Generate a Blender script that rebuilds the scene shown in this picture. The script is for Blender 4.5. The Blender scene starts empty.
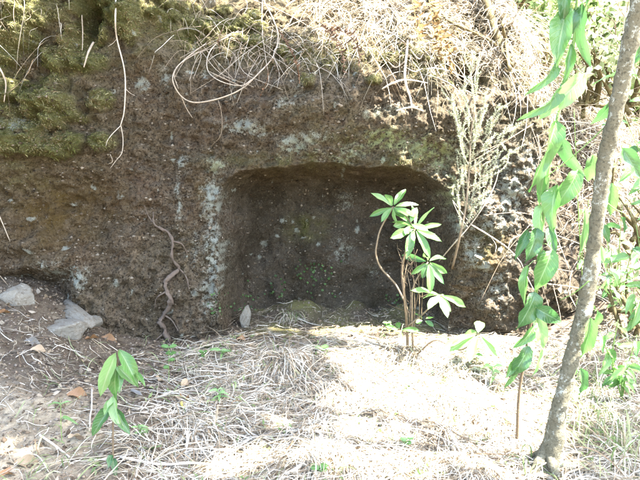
import bpy, math, random
import numpy as np
from mathutils import Vector, Matrix

rng = np.random.default_rng(11)
random.seed(11)
sc = bpy.context.scene
C = sc.collection

# ------------------------------------------------------------------ camera, sky, sun, exposure
FPX, PITCH, CAMZ = 615.0, math.radians(6.0), 1.06
cam_d = bpy.data.cameras.new('camera')
cam = bpy.data.objects.new('camera', cam_d); C.objects.link(cam)
cam.location = (0, 0, CAMZ); cam.rotation_euler = (math.pi/2 - PITCH, 0, 0)
cam_d.sensor_width = 36.0; cam_d.lens = 36.0*FPX/640.0
cam_d.clip_start = 0.05; cam_d.clip_end = 500
sc.camera = cam

SUN = np.array([0.44, -0.17, 0.88]); SUN /= np.linalg.norm(SUN)     # towards the sun
elev = math.asin(SUN[2]); azim = math.atan2(SUN[0], SUN[1])
w = bpy.data.worlds.new('World'); sc.world = w; w.use_nodes = True
nt = w.node_tree; bg = nt.nodes['Background']
sky = nt.nodes.new('ShaderNodeTexSky'); sky.sky_type = 'NISHITA'; sky.sun_disc = False
sky.sun_elevation = elev; sky.sun_rotation = azim; sky.air_density = 1.0; sky.dust_density = 2.5
nt.links.new(sky.outputs[0], bg.inputs[0]); bg.inputs[1].default_value = 0.15
sd = bpy.data.lights.new('sun', 'SUN'); sd.energy = 5.0; sd.angle = math.radians(0.6); sd.color = (1, 0.97, 0.92)
sun = bpy.data.objects.new('sun', sd); C.objects.link(sun)
sun.rotation_euler = Vector(SUN).to_track_quat('Z', 'Y').to_euler(); sun.location = (4, -2, 9)
vs = sc.view_settings; vs.view_transform = 'Standard'; vs.look = 'None'; vs.gamma = 1.0; vs.use_curve_mapping = False
vs.exposure = 3.8
sc.cycles.max_bounces = 4; sc.cycles.diffuse_bounces = 3; sc.cycles.glossy_bounces = 1; sc.cycles.transmission_bounces = 2
sc.cycles.transparent_max_bounces = 4; sc.cycles.caustics_reflective = False; sc.cycles.caustics_refractive = False

# ------------------------------------------------------------------ numeric helpers
def at(px, py, Y):
    """the point at distance Y in front of the wall path that the photograph shows at px, py"""
    xr = (px-320.0)/FPX; yu = (240.0-py)/FPX
    dy = math.cos(PITCH)+yu*math.sin(PITCH); dz = -math.sin(PITCH)+yu*math.cos(PITCH)
    t = Y/dy
    return np.array([xr*t, Y, CAMZ+dz*t])
def wall(px, py):
    p = at(px, py, 4.0); return p[0], p[2]
_perm = rng.permutation(256); _perm = np.concatenate([_perm, _perm, _perm])
_g = rng.normal(size=(256, 3)); _g /= np.linalg.norm(_g, axis=1)[:, None]; _g *= 1.4
def noise(x, y, z):
    x = np.asarray(x, float); y = np.asarray(y, float)+0*x; z = np.asarray(z, float)+0*x
    xi = np.floor(x).astype(int); yi = np.floor(y).astype(int); zi = np.floor(z).astype(int)
    xf = x-xi; yf = y-yi; zf = z-zi
    xi &= 255; yi &= 255; zi &= 255
    f = lambda t: t*t*t*(t*(t*6-15)+10)
    u, v, q = f(xf), f(yf), f(zf)
    r = 0
    for a in (0, 1):
        pa = _perm[(xi+a) & 255]; wa = u if a else 1-u
        for b in (0, 1):
            pb = _perm[pa+((yi+b) & 255)]; wb = v if b else 1-v
            for c in (0, 1):
                g = _g[_perm[pb+((zi+c) & 255)]]
                r = r + wa*wb*(q if c else 1-q)*(g[..., 0]*(xf-a)+g[..., 1]*(yf-b)+g[..., 2]*(zf-c))
    return r
def fbm(x, y, z, freq, octs=4, gain=0.5):
    r = 0; a = 1.0
    for k in range(octs):
        r = r + a*noise(x*freq+17.3*k, y*freq+5.1*k, z*freq+9.7*k); a *= gain; freq *= 2.03
    return r
def ss(t): t = np.clip(t, 0, 1); return t*t*(3-2*t)
def gs(x, z, cx, cz, rx, rz): return np.exp(-((x-cx)/rx)**2-((z-cz)/rz)**2)
def catmull(P, n=6):
    P = np.asarray(P, float)
    if len(P) < 3: 
        t = np.linspace(0, 1, n+1)[:, None]; return P[0]*(1-t)+P[-1]*t
    Q = np.vstack([2*P[0]-P[1], P, 2*P[-1]-P[-2]]); out = []
    for i in range(1, len(Q)-2):
        t = np.linspace(0, 1, n, endpoint=False)[:, None]
        a, b, c, d = Q[i-1], Q[i], Q[i+1], Q[i+2]
        out.append(0.5*(2*b+(c-a)*t+(2*a-5*b+4*c-d)*t*t+(3*b-a-3*c+d)*t**3))
    out.append(P[-1:]); return np.vstack(out)

# ------------------------------------------------------------------ mesh helpers
def mesh_from(name, V, F, attrs=None, smooth=True):
    me = bpy.data.meshes.new(name); V = np.asarray(V, np.float32)
    Fs = [np.asarray(f, np.int32) for f in F if len(f)]
    me.vertices.add(len(V)); me.vertices.foreach_set('co', V.ravel())
    nl = sum(f.size for f in Fs); npol = sum(len(f) for f in Fs)
    me.loops.add(nl); me.loops.foreach_set('vertex_index', np.concatenate([f.ravel() for f in Fs]))
    me.polygons.add(npol)
    tot = np.concatenate([np.full(len(f), f.shape[1], np.int32) for f in Fs])
    st = np.concatenate([[0], np.cumsum(tot)[:-1]]).astype(np.int32)
    me.polygons.foreach_set('loop_start', st); me.polygons.foreach_set('loop_total', tot)
    me.polygons.foreach_set('use_smooth', np.full(npol, smooth))
    for k, a in (attrs or {}).items():
        a = np.asarray(a, np.float32)
        if a.ndim == 1:
            at_ = me.attributes.new(k, 'FLOAT', 'POINT'); at_.data.foreach_set('value', a)
        else:
            at_ = me.attributes.new(k, 'FLOAT_VECTOR', 'POINT'); at_.data.foreach_set('vector', a.ravel())
    me.update(calc_edges=True); me.validate()
    return me
class MB:
    def __init__(s): s.V = []; s.F = {3: [], 4: []}; s.A = {'rnd': [], 'luv': []}; s.n = 0
    def add(s, V, F, rnd=0.5, luv=None):
        V = np.asarray(V, float); F = np.asarray(F, int)
        s.V.append(V); s.F[F.shape[1]].append(F+s.n); n = len(V)
        s.A['rnd'].append(np.broadcast_to(np.asarray(rnd, float), (n,)))
        s.A['luv'].append(np.zeros((n, 3)) if luv is None else luv); s.n += n
    def mesh(s, name, smooth=True):
        F = [np.vstack(f) for f in s.F.values() if f]
        return mesh_from(name, np.vstack(s.V), F, {'rnd': np.concatenate(s.A['rnd']), 'luv': np.vstack(s.A['luv'])}, smooth)
    def tube(s, P, r, k=6, n=5, rnd=0.5, bumpy=0.0, smooth=True):
        Q = catmull(P, n) if smooth else np.asarray(P, float)
        m = len(Q); r = np.interp(np.linspace(0, 1, m), np.linspace(0, 1, len(np.atleast_1d(r))), np.atleast_1d(r))
        T = np.gradient(Q, axis=0); T /= np.linalg.norm(T, axis=1)[:, None]+1e-9
        up = np.array([0.31, 0.52, 0.79]); A = np.cross(T, up); A /= np.linalg.norm(A, axis=1)[:, None]+1e-9
        B = np.cross(T, A); th = np.arange(k)*2*math.pi/k
        rr = r[:, None]*np.ones((m, k))
        if bumpy:
            qq = Q[:, None, :]+0.02*np.stack([np.cos(th), np.sin(th), 0*th], -1)[None]
            rr = rr*(1+bumpy*fbm(qq[..., 0], qq[..., 1], qq[..., 2], 28.0, 3))
        V = Q[:, None]+rr[..., None]*(np.cos(th)[None, :, None]*A[:, None]+np.sin(th)[None, :, None]*B[:, None])
        i, j = np.meshgrid(np.arange(m-1), np.arange(k), indexing='ij')
        a = i*k+j; b = i*k+(j+1) % k
        F = np.stack([a, b, b+k, a+k], -1).reshape(-1, 4)
        luv = np.stack(np.broadcast_arrays(np.linspace(0, 1, m)[:, None], (th/6.2832)[None], 0.0), -1).reshape(-1, 3)
        s.add(V.reshape(-1, 3), F, rnd, luv)
        e = np.vstack([Q[0], Q[-1]]); base = s.n-m*k
        s.V.append(e); s.A['rnd'].append(np.full(2, rnd)); s.A['luv'].append(np.zeros((2, 3)))
        j = np.arange(k); j2 = (j+1) % k
        s.F[3].append(np.stack([np.full(k, s.n), base+j2, base+j], -1))
        s.F[3].append(np.stack([np.full(k, s.n+1), base+(m-1)*k+j, base+(m-1)*k+j2], -1)); s.n += 2
    def ribbons(s, P, W, side, rnd):
        """P (N,m,3) paths, W (N,m) half widths, side (N,3), rnd (N,)"""
        N, m, _ = P.shape
        V = np.stack([P-W[..., None]*side[:, None], P+W[..., None]*side[:, None]], 2).reshape(-1, 3)
        n = np.arange(N)[:, None]; i = np.arange(m-1)[None]
        a = (n*m+i)*2
        F = np.stack([a, a+1, a+3, a+2], -1).reshape(-1, 4)
        t = np.linspace(0, 1, m)
        luv = np.broadcast_to(np.stack([np.stack([t, 0*t, 0*t], -1), np.stack([t, 1+0*t, 0*t], -1)], 1)[None], (N, m, 2, 3)).reshape(-1, 3)
        s.add(V, F, np.repeat(rnd, m*2), luv)

def obj(name, me, mat, parent=None, label=None, cat=None, group=None, kind=None, loc=None):
    o = bpy.data.objects.new(name, me); C.objects.link(o)
    if mat and me is not None and not me.materials: me.materials.append(mat)
    if parent is not None: o.parent = parent
    if loc is not None: o.location = loc
    for k, v in (('label', label), ('category', cat), ('group', group), ('kind', kind)):
        if v: o[k] = v
    return o
def thing(name, label, cat, loc, group=None):
    o = obj(name, None, None, None, label, cat, group); o.location = loc; o.empty_display_size = 0.05
    return o
def child(name, mb, mat, parent, label=None, kind=None, smooth=True):
    """a part whose mesh was written in world coordinates"""
    b = np.array(parent.location if parent.parent is None else parent.location+parent.parent.location)
    for v in mb.V: v -= b
    return obj(name, mb.mesh(name, smooth), mat, parent, label, None, None, kind)
def single(name, mb, mat, label, cat, base=None, group=None, kind=None, smooth=True):
    """a thing of one mesh; origin moved to its base"""
    if base is None: base = np.vstack(mb.V).mean(0)
    base = np.array(base, float)
    mb.V = [v-base for v in mb.V]
    return obj(name, mb.mesh(name, smooth), mat, None, label, cat, group, kind, base)

# ------------------------------------------------------------------ materials
class NT:
    def __init__(s, name):
        s.m = bpy.data.materials.new(name); s.m.use_nodes = True; s.t = s.m.node_tree
        s.t.nodes.clear(); s.out = s.n('ShaderNodeOutputMaterial')
    def n(s, kind, **kw):
        nd = s.t.nodes.new(kind)
        for k, v in kw.items():
            if k in nd.inputs.keys() if isinstance(k, str) else False: pass
            setattr(nd, k, v)
        return nd
    def l(s, a, b): s.t.links.new(a, b)
    def attr(s, name): return s.n('ShaderNodeAttribute', attribute_name=name)
    def noise(s, scale, detail=4, rough=0.6, vec=None):
        nd = s.n('ShaderNodeTexNoise'); nd.inputs['Scale'].default_value = scale
        nd.inputs['Detail'].default_value = detail; nd.inputs['Roughness'].default_value = rough
        if vec is not None: s.l(vec, nd.inputs['Vector'])
        return nd.outputs['Fac']
    def voro(s, scale, vec=None, out='Distance', feature='F1'):
        nd = s.n('ShaderNodeTexVoronoi'); nd.feature = feature; nd.inputs['Scale'].default_value = scale
        if vec is not None: s.l(vec, nd.inputs['Vector'])
        return nd.outputs[out]
    def coord(s): return s.n('ShaderNodeTexCoord').outputs['Object']
    def ramp(s, fac, stops):
        r = s.n('ShaderNodeValToRGB'); el = r.color_ramp.elements
        while len(el) < len(stops): el.new(0.5)
        for e, (p, c) in zip(el, stops):
            e.position = p; e.color = (c, c, c, 1) if not hasattr(c, '__len__') else (*c, 1)
        s.l(fac, r.inputs[0]); return r.outputs[0]
    def mix(s, fac, a, b):
        nd = s.n('ShaderNodeMix', data_type='RGBA')
        for v, i in ((fac, 0), (a, 6), (b, 7)):
            if hasattr(v, 'is_linked'): s.l(v, nd.inputs[i])
            elif i == 0: nd.inputs[0].default_value = v
            else: nd.inputs[i].default_value = (*v, 1)
        return nd.outputs[2]
    def math(s, op, a, b=0.0, c=None, clamp=False):
        nd = s.n('ShaderNodeMath', operation=op, use_clamp=clamp)
        for i, v in enumerate((a, b, c)):
            if v is None: continue
            if hasattr(v, 'is_linked'): s.l(v, nd.inputs[i])
            else: nd.inputs[i].default_value = v
        return nd.outputs[0]
    def bump(s, h, strength, dist, normal=None):
        b = s.n('ShaderNodeBump'); b.inputs['Strength'].default_value = strength; b.inputs['Distance'].default_value = dist
        s.l(h, b.inputs['Height'])
        if normal is not None: s.l(normal, b.inputs['Normal'])
        return b.outputs[0]
    def surf(s, col, rough=0.9, normal=None, spec=0.2, transl=None, tw=0.35):
        p = s.n('ShaderNodeBsdfPrincipled')
        if hasattr(col, 'is_linked'): s.l(col, p.inputs['Base Color'])
        else: p.inputs['Base Color'].default_value = (*col, 1)
        if hasattr(rough, 'is_linked'): s.l(rough, p.inputs['Roughness'])
        else: p.inputs['Roughness'].default_value = rough
        p.inputs['Specular IOR Level'].default_value = spec
        if normal is not None: s.l(normal, p.inputs['Normal'])
        if transl is None: s.l(p.outputs[0], s.out.inputs[0])
        else:
            t = s.n('ShaderNodeBsdfTranslucent'); mx = s.n('ShaderNodeMixShader'); mx.inputs[0].default_value = tw
            if hasattr(transl, 'is_linked'): s.l(transl, t.inputs[0])
            else: t.inputs[0].default_value = (*transl, 1)
            s.l(p.outputs[0], mx.inputs[1]); s.l(t.outputs[0], mx.inputs[2]); s.l(mx.outputs[0], s.out.inputs[0])
        return s.m

def mat_rock():
    t = NT('weathered_tuff'); co = t.coord()
    n1 = t.noise(3.0, 6, 0.65, co); n2 = t.noise(16, 5, 0.7, co); n3 = t.noise(70, 4, 0.7, co); n4 = t.noise(240, 3, 0.7, co)
    c = t.mix(t.ramp(n1, [(0.35, 0.0), (0.65, 1.0)]), (0.05, 0.037, 0.022), (0.112, 0.071, 0.045))
    n0 = t.noise(1.7, 4, 0.6, co); c = t.mix(t.ramp(n0, [(0.38, 0.0), (0.58, 0.8)]), c, t.mix(n2, (0.036, 0.029, 0.012), (0.125, 0.10, 0.06)))
    c = t.mix(t.ramp(n2, [(0.38, 0.0), (0.66, 1.0)]), c, (0.142, 0.11, 0.074))
    c = t.mix(t.ramp(n3, [(0.36, 1.0), (0.52, 0.0)]), c, (0.018, 0.013, 0.008))
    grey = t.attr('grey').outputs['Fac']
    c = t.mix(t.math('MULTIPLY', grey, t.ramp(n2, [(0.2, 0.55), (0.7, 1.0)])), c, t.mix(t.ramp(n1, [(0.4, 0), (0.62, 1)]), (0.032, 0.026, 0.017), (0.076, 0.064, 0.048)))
    och = t.attr('ochre').outputs['Fac']
    c = t.mix(t.math('MULTIPLY', och, t.ramp(n3, [(0.3, 0.4), (0.6, 0.95)])), c, t.mix(n2, (0.05, 0.034, 0.007), (0.125, 0.073, 0.018)))
    ms = t.attr('moss').outputs['Fac']
    c = t.mix(t.math('MULTIPLY', ms, t.ramp(n3, [(0.3, 0.35), (0.55, 1.0)])), c, t.mix(n2, (0.05, 0.052, 0.014), (0.15, 0.14, 0.05)))
    # pale crumbs and grains
    v = t.voro(85, co); vc = t.voro(85, co, 'Color')
    sep = t.n('ShaderNodeSeparateColor'); t.l(vc, sep.inputs[0])
    crumb = t.math('MULTIPLY', t.ramp(v, [(0.18, 1.0), (0.34, 0.0)]), t.ramp(sep.outputs[0], [(0.80, 0.0), (0.86, 1.0)]))
    v5 = t.voro(170, co); s5 = t.n('ShaderNodeSeparateColor'); t.l(t.voro(170, co, 'Color'), s5.inputs[0])
    crumb = t.math('MAXIMUM', crumb, t.math('MULTIPLY', t.ramp(v5, [(0.2, 0.8), (0.4, 0.0)]), t.ramp(s5.outputs[0], [(0.74, 0.0), (0.8, 1.0)])))
    crumb = t.math('MULTIPLY', crumb, t.ramp(n2, [(0.35, 0.1), (0.65, 1.0)]))
    c = t.mix(t.math('MULTIPLY', crumb, 0.7), c, t.mix(n1, (0.20, 0.15, 0.10), (0.46, 0.43, 0.36)))
    # lichen
    lic = t.attr('lichen').outputs['Fac']
    lv = t.math('ADD', lic, t.math('MULTIPLY', t.math('SUBTRACT', n3, 0.5), 1.5))
    lv = t.math('ADD', lv, t.math('MULTIPLY', t.math('SUBTRACT', n4, 0.5), 1.6))
    lm = t.ramp(lv, [(0.32, 0.0), (0.66, 0.9)])
    lcol = t.mix(t.attr('green').outputs['Fac'], (0.31, 0.325, 0.275), (0.26, 0.285, 0.115))
    lcol = t.mix(t.ramp(n4, [(0.3, 0.6), (0.6, 0.0)]), lcol, (0.09, 0.09, 0.06))
    c = t.mix(lm, c, lcol)
    h = t.math('ADD', t.math('MULTIPLY', n3, 1.0), t.math('MULTIPLY', n4, 0.5))
    h = t.math('ADD', h, t.math('MULTIPLY', crumb, 0.35))
    nb = t.bump(h, 1.0, 0.02)
    return t.surf(c, 0.95, nb, 0.12)

def mat_ground():
    t = NT('forest_soil'); co = t.coord()
    n1 = t.noise(5, 5, 0.65, co); n2 = t.noise(35, 5, 0.7, co); n3 = t.noise(150, 3, 0.7, co)
    v = t.voro(60, co); vc = t.n('ShaderNodeSeparateColor'); t.l(t.voro(60, co, 'Color'), vc.inputs[0])
    c = t.mix(t.ramp(n1, [(0.35, 0), (0.65, 1)]), (0.068, 0.054, 0.037), (0.13, 0.104, 0.073))
    c = t.mix(t.ramp(n2, [(0.35, 1), (0.55, 0)]), c, (0.07, 0.05, 0.038))
    tan = t.attr('tan').outputs['Fac']
    c = t.mix(t.math('MULTIPLY', tan, t.ramp(n2, [(0.3, 0.35), (0.6, 1.0)])), c, t.mix(n3, (0.21, 0.168, 0.11), (0.43, 0.36, 0.25)))
    straw = t.attr('straw').outputs['Fac']
    c = t.mix(t.math('MULTIPLY', straw, 0.75), c, t.mix(n2, (0.15, 0.12, 0.085), (0.36, 0.31, 0.235)))
    ms = t.attr('moss').outputs['Fac']
    c = t.mix(t.math('MULTIPLY', ms, t.ramp(n2, [(0.3, 0.5), (0.6, 1)])), c, t.mix(n3, (0.10, 0.09, 0.03), (0.25, 0.235, 0.09)))
    cr = t.math('MULTIPLY', t.ramp(v, [(0.25, 1.0), (0.42, 0.0)]), t.ramp(vc.outputs[0], [(0.72, 0.0), (0.8, 1.0)]))
    c = t.mix(t.math('MULTIPLY', cr, 0.6), c, (0.40, 0.34, 0.27))
    h = t.math('ADD', n2, t.math('ADD', t.math('MULTIPLY', n3, 0.5), t.math('MULTIPLY', cr, 0.5)))
    return t.surf(c, 0.95, t.bump(h, 0.9, 0.015), 0.1)

def mat_leaf(name, c0, c1, vein, rough=0.38, tw=0.35, tcol=None, spec=0.5):
    t = NT(name); a = t.attr('luv'); sp = t.n('ShaderNodeSeparateXYZ'); t.l(a.outputs['Vector'], sp.inputs[0])
    u, v = sp.outputs[0], sp.outputs[1]                       # u along, v across -1..1
    av = t.math('ABSOLUTE', v)
    oi = t.n('ShaderNodeObjectInfo').outputs['Random']
    f = t.math('ADD', t.math('MULTIPLY', oi, 0.5), t.math('MULTIPLY', t.attr('rnd').outputs['Fac'], 0.5))
    c = t.mix(f, c0, c1)
    mid = t.ramp(av, [(0.03, 1.0), (0.10, 0.0)])
    ph = t.math('SUBTRACT', t.math('MULTIPLY', u, 9.0), t.math('MULTIPLY', av, 2.2))
    fr = t.math('ABSOLUTE', t.math('SUBTRACT', t.math('FRACT', ph), 0.5))
    sv = t.ramp(fr, [(0.0, 1.0), (0.12, 0.0)])
    vm = t.math('MAXIMUM', mid, t.math('MULTIPLY', sv, 0.45))
    c2 = t.mix(vm, c, vein)
    sp2 = t.noise(40, 3, 0.6, t.coord())
    c2 = t.mix(t.ramp(sp2, [(0.55, 0.0), (0.8, 0.35)]), c2, (0.16, 0.15, 0.04))
    n = t.bump(t.math('MULTIPLY', vm, -1.0), 0.35, 0.004)
    tc = tcol or (min(1, c1[0]*1.25), min(1, c1[1]*1.5), c1[2]*1.3)
    edge = t.math('ADD', av, t.math('MULTIPLY', t.math('SUBTRACT', sp2, .5), 1.6)); c2 = t.mix(t.ramp(edge, [(1.04, 0.0), (1.16, .55)]), c2, (0.16, 0.12, 0.045))
    return t.surf(c2, rough, n, spec, t.mix(vm, tc, tuple(x*0.8 for x in tc)), tw)
def mat_var(name, cols, rough=0.8, tw=None, spec=0.2, scale=30, bump=0.4, dist=0.004):
    """a colour that varies from piece to piece (attribute rnd) and a little along it"""
    t = NT(name); k = len(cols)
    r = t.ramp(t.attr('rnd').outputs['Fac'], [((i+0.5)/k, c) for i, c in enumerate(cols)])
    n = t.noise(scale, 4, 0.65, t.coord())
    c = t.mix(t.ramp(n, [(0.3, 0.45), (0.6, 0.0)]), r, tuple(x*0.35 for x in cols[0]))
    nb = t.bump(n, bump, dist)
    return t.surf(c, rough, nb, spec, c if tw else None, tw or 0)
def mat_bark(name, a, b, lich, scale=1.0, lamt=0.62):
    t = NT(name); co = t.coord()
    n1 = t.noise(14*scale, 5, 0.7, co); n2 = t.noise(90*scale, 4, 0.7, co)
    c = t.mix(t.ramp(n1, [(0.3, 0), (0.7, 1)]), a, b)
    c = t.mix(t.ramp(n2, [(0.35, 0.7), (0.5, 0.0)]), c, tuple(x*0.35 for x in a))
    l = t.ramp(t.math('ADD', t.math('MULTIPLY', n1, 0.6), t.math('MULTIPLY', t.noise(80*scale, 4, 0.75, co), 0.5)), [(lamt-0.02, 0), (lamt+0.03, 1)])
    c = t.mix(l, c, lich)
    return t.surf(c, 0.9, t.bump(t.math('ADD', n2, n1), 0.8, 0.006), 0.2)
def mat_stone():
    t = NT('grey_stone'); co = t.coord()
    n1 = t.noise(9, 5, 0.65, co); n2 = t.noise(60, 4, 0.7, co)
    c = t.mix(n1, (0.12, 0.108, 0.085), (0.27, 0.25, 0.20)); c = t.mix(t.ramp(n2, [(0.36, 0.8), (0.5, 0)]), c, (0.09, 0.085, 0.08))
    c = t.mix(t.ramp(n1, [(0.6, 0), (0.72, 0.8)]), c, (0.36, 0.37, 0.34))
    c = t.mix(t.ramp(t.noise(5, 5, .7, co), [(.5, 0), (.62, .7)]), c, (0.10, 0.075, 0.05))
    return t.surf(c, 0.85, t.bump(t.math('ADD', n1, n2), 0.6, 0.008), 0.25)

M = {}
M['rock'] = mat_rock(); M['ground'] = mat_ground(); M['stone'] = mat_stone()
M['straw'] = mat_var('dry_straw', [(0.26, 0.20, 0.125), (0.44, 0.375, 0.265), (0.57, 0.51, 0.40), (0.70, 0.66, 0.56), (0.18, 0.125, 0.075)], 0.7, 0.22, 0.3, 12, 0.1)
M['twig'] = mat_var('bleached_twig', [(0.16, 0.12, 0.08), (0.28, 0.22, 0.155), (0.46, 0.40, 0.32)], 0.8, None, 0.2, 60)
M['root'] = mat_var('brown_root', [(0.085, 0.063, 0.046), (0.14, 0.108, 0.085)], 0.85, None, 0.2, 70, 0.6, 0.006)
M['stick'] = mat_var('brown_stem', [(0.13, 0.09, 0.05), (0.20, 0.15, 0.095)], 0.8, None, 0.2, 60)
M['grass'] = mat_var('green_grass', [(0.13, 0.19, 0.06), (0.22, 0.28, 0.11), (0.36, 0.37, 0.20)], 0.6, 0.35, 0.3, 12, 0.1)
M['moss'] = mat_var('moss_tufts', [(0.045, 0.05, 0.014), (0.10, 0.105, 0.033), (0.18, 0.175, 0.07), (0.25, 0.225, 0.13), (0.14, 0.10, 0.05)], 0.95, 0.2, 0.05, 20, 0.1)
M['fern_dry'] = mat_var('dry_fern', [(0.13, 0.075, 0.025), (0.21, 0.135, 0.05), (0.30, 0.215, 0.10)], 0.8, 0.25, 0.15, 25, 0.2)
M['fern_brown'] = mat_var('brown_fern', [(0.09, 0.045, 0.022), (0.15, 0.085, 0.045), (0.22, 0.135, 0.08)], 0.8, 0.2, 0.15, 25, 0.2)
M['litter'] = mat_var('leaf_litter', [(0.08, 0.056, 0.034), (0.16, 0.118, 0.075), (0.25, 0.195, 0.13), (0.11, 0.09, 0.065), (0.34, 0.285, 0.21)], 0.85, 0.15, 0.2, 25, 0.3)
M['pebble'] = mat_var('soil_crumbs', [(0.075, 0.054, 0.036), (0.15, 0.11, 0.075), (0.27, 0.205, 0.14), (0.18, 0.15, 0.12)], 0.95, None, 0.1, 90, 0.4)
M['grit'] = mat_var('rock_grit', [(0.028, 0.021, 0.013), (0.066, 0.046, 0.028), (0.11, 0.08, 0.052), (0.22, 0.185, 0.14)], 0.95, None, 0.1, 90, 0.4)
M['leaf'] = mat_leaf('green_leaf', (0.06, 0.14, 0.035), (0.105, 0.21, 0.055), (0.23, 0.33, 0.14), 0.24)
M['leaf_dark'] = mat_leaf('deep_green_leaf', (0.035, 0.09, 0.03), (0.06, 0.13, 0.04), (0.15, 0.25, 0.12), 0.22)
M['leaf_pale'] = mat_leaf('pale_green_leaf', (0.13, 0.23, 0.075), (0.20, 0.31, 0.11), (0.34, 0.42, 0.22), 0.28)
M['leaf_rust'] = mat_leaf('rust_leaf', (0.17, 0.085, 0.035), (0.25, 0.135, 0.06), (0.28, 0.18, 0.10), 0.55, 0.2)
M['leaf_tan'] = mat_leaf('tan_leaf', (0.24, 0.17, 0.10), (0.36, 0.265, 0.17), (0.40, 0.32, 0.22), 0.6, 0.2)
M['leaf_grey'] = mat_leaf('grey_leaf', (0.11, 0.10, 0.085), (0.16, 0.145, 0.125), (0.18, 0.165, 0.15), 0.5, 0.1)
M['leaf_yellow'] = mat_leaf('yellow_leaf', (0.50, 0.42, 0.08), (0.58, 0.50, 0.13), (0.6, 0.55, 0.3), 0.5, 0.3)
M['heath'] = mat_var('heath_leaves', [(0.26, 0.29, 0.16), (0.42, 0.45, 0.29), (0.56, 0.56, 0.45)], 0.8, 0.25, 0.2, 15, 0.1)
M['foliage'] = mat_var('bush_leaves', [(0.12, 0.19, 0.055), (0.18, 0.26, 0.08), (0.27, 0.34, 0.13), (0.38, 0.42, 0.22)], 0.5, 0.38, 0.4, 8, 0.1)
M['creeper'] = mat_var('creeper_leaves', [(0.03, 0.06, 0.015), (0.05, 0.10, 0.025), (0.08, 0.14, 0.04)], 0.6, 0.2, 0.3, 8, 0.1)
M['foliage_pale'] = mat_var('pale_bush_leaves', [(0.20, 0.25, 0.10), (0.32, 0.37, 0.18), (0.45, 0.48, 0.28), (0.56, 0.54, 0.40)], 0.5, 0.45, 0.4, 8, 0.1)
M['canopy'] = mat_var('canopy_leaves', [(0.06, 0.10, 0.035), (0.10, 0.15, 0.05), (0.13, 0.18, 0.065)], 0.5, 0.3, 0.4, 8, 0.1)
M['bark'] = mat_bark('sapling_bark', (0.085, 0.075, 0.047), (0.15, 0.135, 0.09), (0.27, 0.27, 0.22), 1.0, 0.615)
M['bark_moss'] = mat_bark('mossy_bark', (0.075, 0.058, 0.025), (0.13, 0.10, 0.045), (0.2, 0.19, 0.10), 1.0, 0.62)
M['stem_green'] = mat_var('green_stem', [(0.13, 0.22, 0.05), (0.19, 0.28, 0.08)], 0.5, None, 0.4, 30)

# ------------------------------------------------------------------ the rock face with its carved niche
def axis(segs):
    """[(from, to, step), ...] joined into one coordinate axis"""
    out = [np.array([segs[0][0]])]
    for a, b, st in segs:
        n = max(1, int(round((b-a)/st))); out.append(np.linspace(a, b, n+1)[1:])
    return np.concatenate(out)
NX0, NX1, NZT = -0.665, 0.875, 1.145
def niche_sd(x, z):
    cx, hx = (NX0+NX1)/2, (NX1-NX0)/2; zb = -0.8; cz, hz = (zb+NZT)/2, (NZT-zb)/2; r = 0.21
    wob = 0.035*noise(x*3.1, 0*x+4.2, z*3.1)+0.014*noise(x*11, 0*x+1.2, z*11)
    top = 0.07*((x-cx)/hx)**2+0.06*ss((x-.35)/.5)                       # the lintel sags a little to both ends
    qx = np.abs(x-cx)-hx+r; qz = np.abs(z+top-cz)-hz+r
    return np.hypot(np.maximum(qx, 0), np.maximum(qz, 0))+np.minimum(np.maximum(qx, qz), 0)-r+wob
def niche_in(s): t = np.clip(-s/0.26, 0, 1); return 0.85*(1-(1-t)**3)*ss(t*14+0.1)+0.15*ss(t)
def ledge(x):
    return 1.66+0.05*noise(x*2.3, 0*x, 0*x+3.1)+0.36*ss((-0.75-x)/0.6)-0.12*ss((x-0.55)/0.5)-0.10*ss((x-1.15)/0.9)
MOSSB = [(60, 98, .13, .09, .13), (22, 62, .14, .10, .10), (38, 132, .15, .10, .15), (78, 78, .12, .07, .12), (10, 120, .12, .10, .12),
         (62, 112, .10, .08, .10), (20, 25, .20, .10, .10), (130, 12, .16, .09, .10), (165, 8, .15, .07, .12), (205, 12, .12, .09, .10),
         (185, 30, .10, .08, .06), (85, 50, .12, .10, .05), (45, 45, .10, .06, .07), (100, 68, .05, .04, .05)]
_cr = np.random.default_rng(5)
CUSH = []
for k in range(150):
    px, py = (_cr.uniform(-25, 110), _cr.uniform(-20, 150)) if k < 95 else (_cr.uniform(90, 260), _cr.uniform(-20, 38)) if k < 135 else (_cr.uniform(280, 470), _cr.uniform(40, 88))
    CUSH.append((*wall(px, py), _cr.uniform(.035, .105)*(1 if k < 95 else .75), _cr.uniform(.6, 1.0)))
def cushions(x, z):
    h = 0*x
    wx = x+.02*noise(x*14, 0*x, z*14)+.012*noise(x*33, 0*x, z*33); wz = z+.02*noise(x*14+9, 0*x, z*14)+.012*noise(x*33+4, 0*x, z*33)
    for cx, cz, r, a in CUSH:
        near = (np.abs(x-cx) < r*1.7) & (np.abs(z-cz) < r*1.7)
        if not near.any(): continue
        d2 = ((wx[near]-cx)/r)**2+((wz[near]-cz)/(r*.8))**2
        h[near] = np.maximum(h[near], a*r*np.sqrt(np.maximum(1-d2, 0)))
    return h
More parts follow.
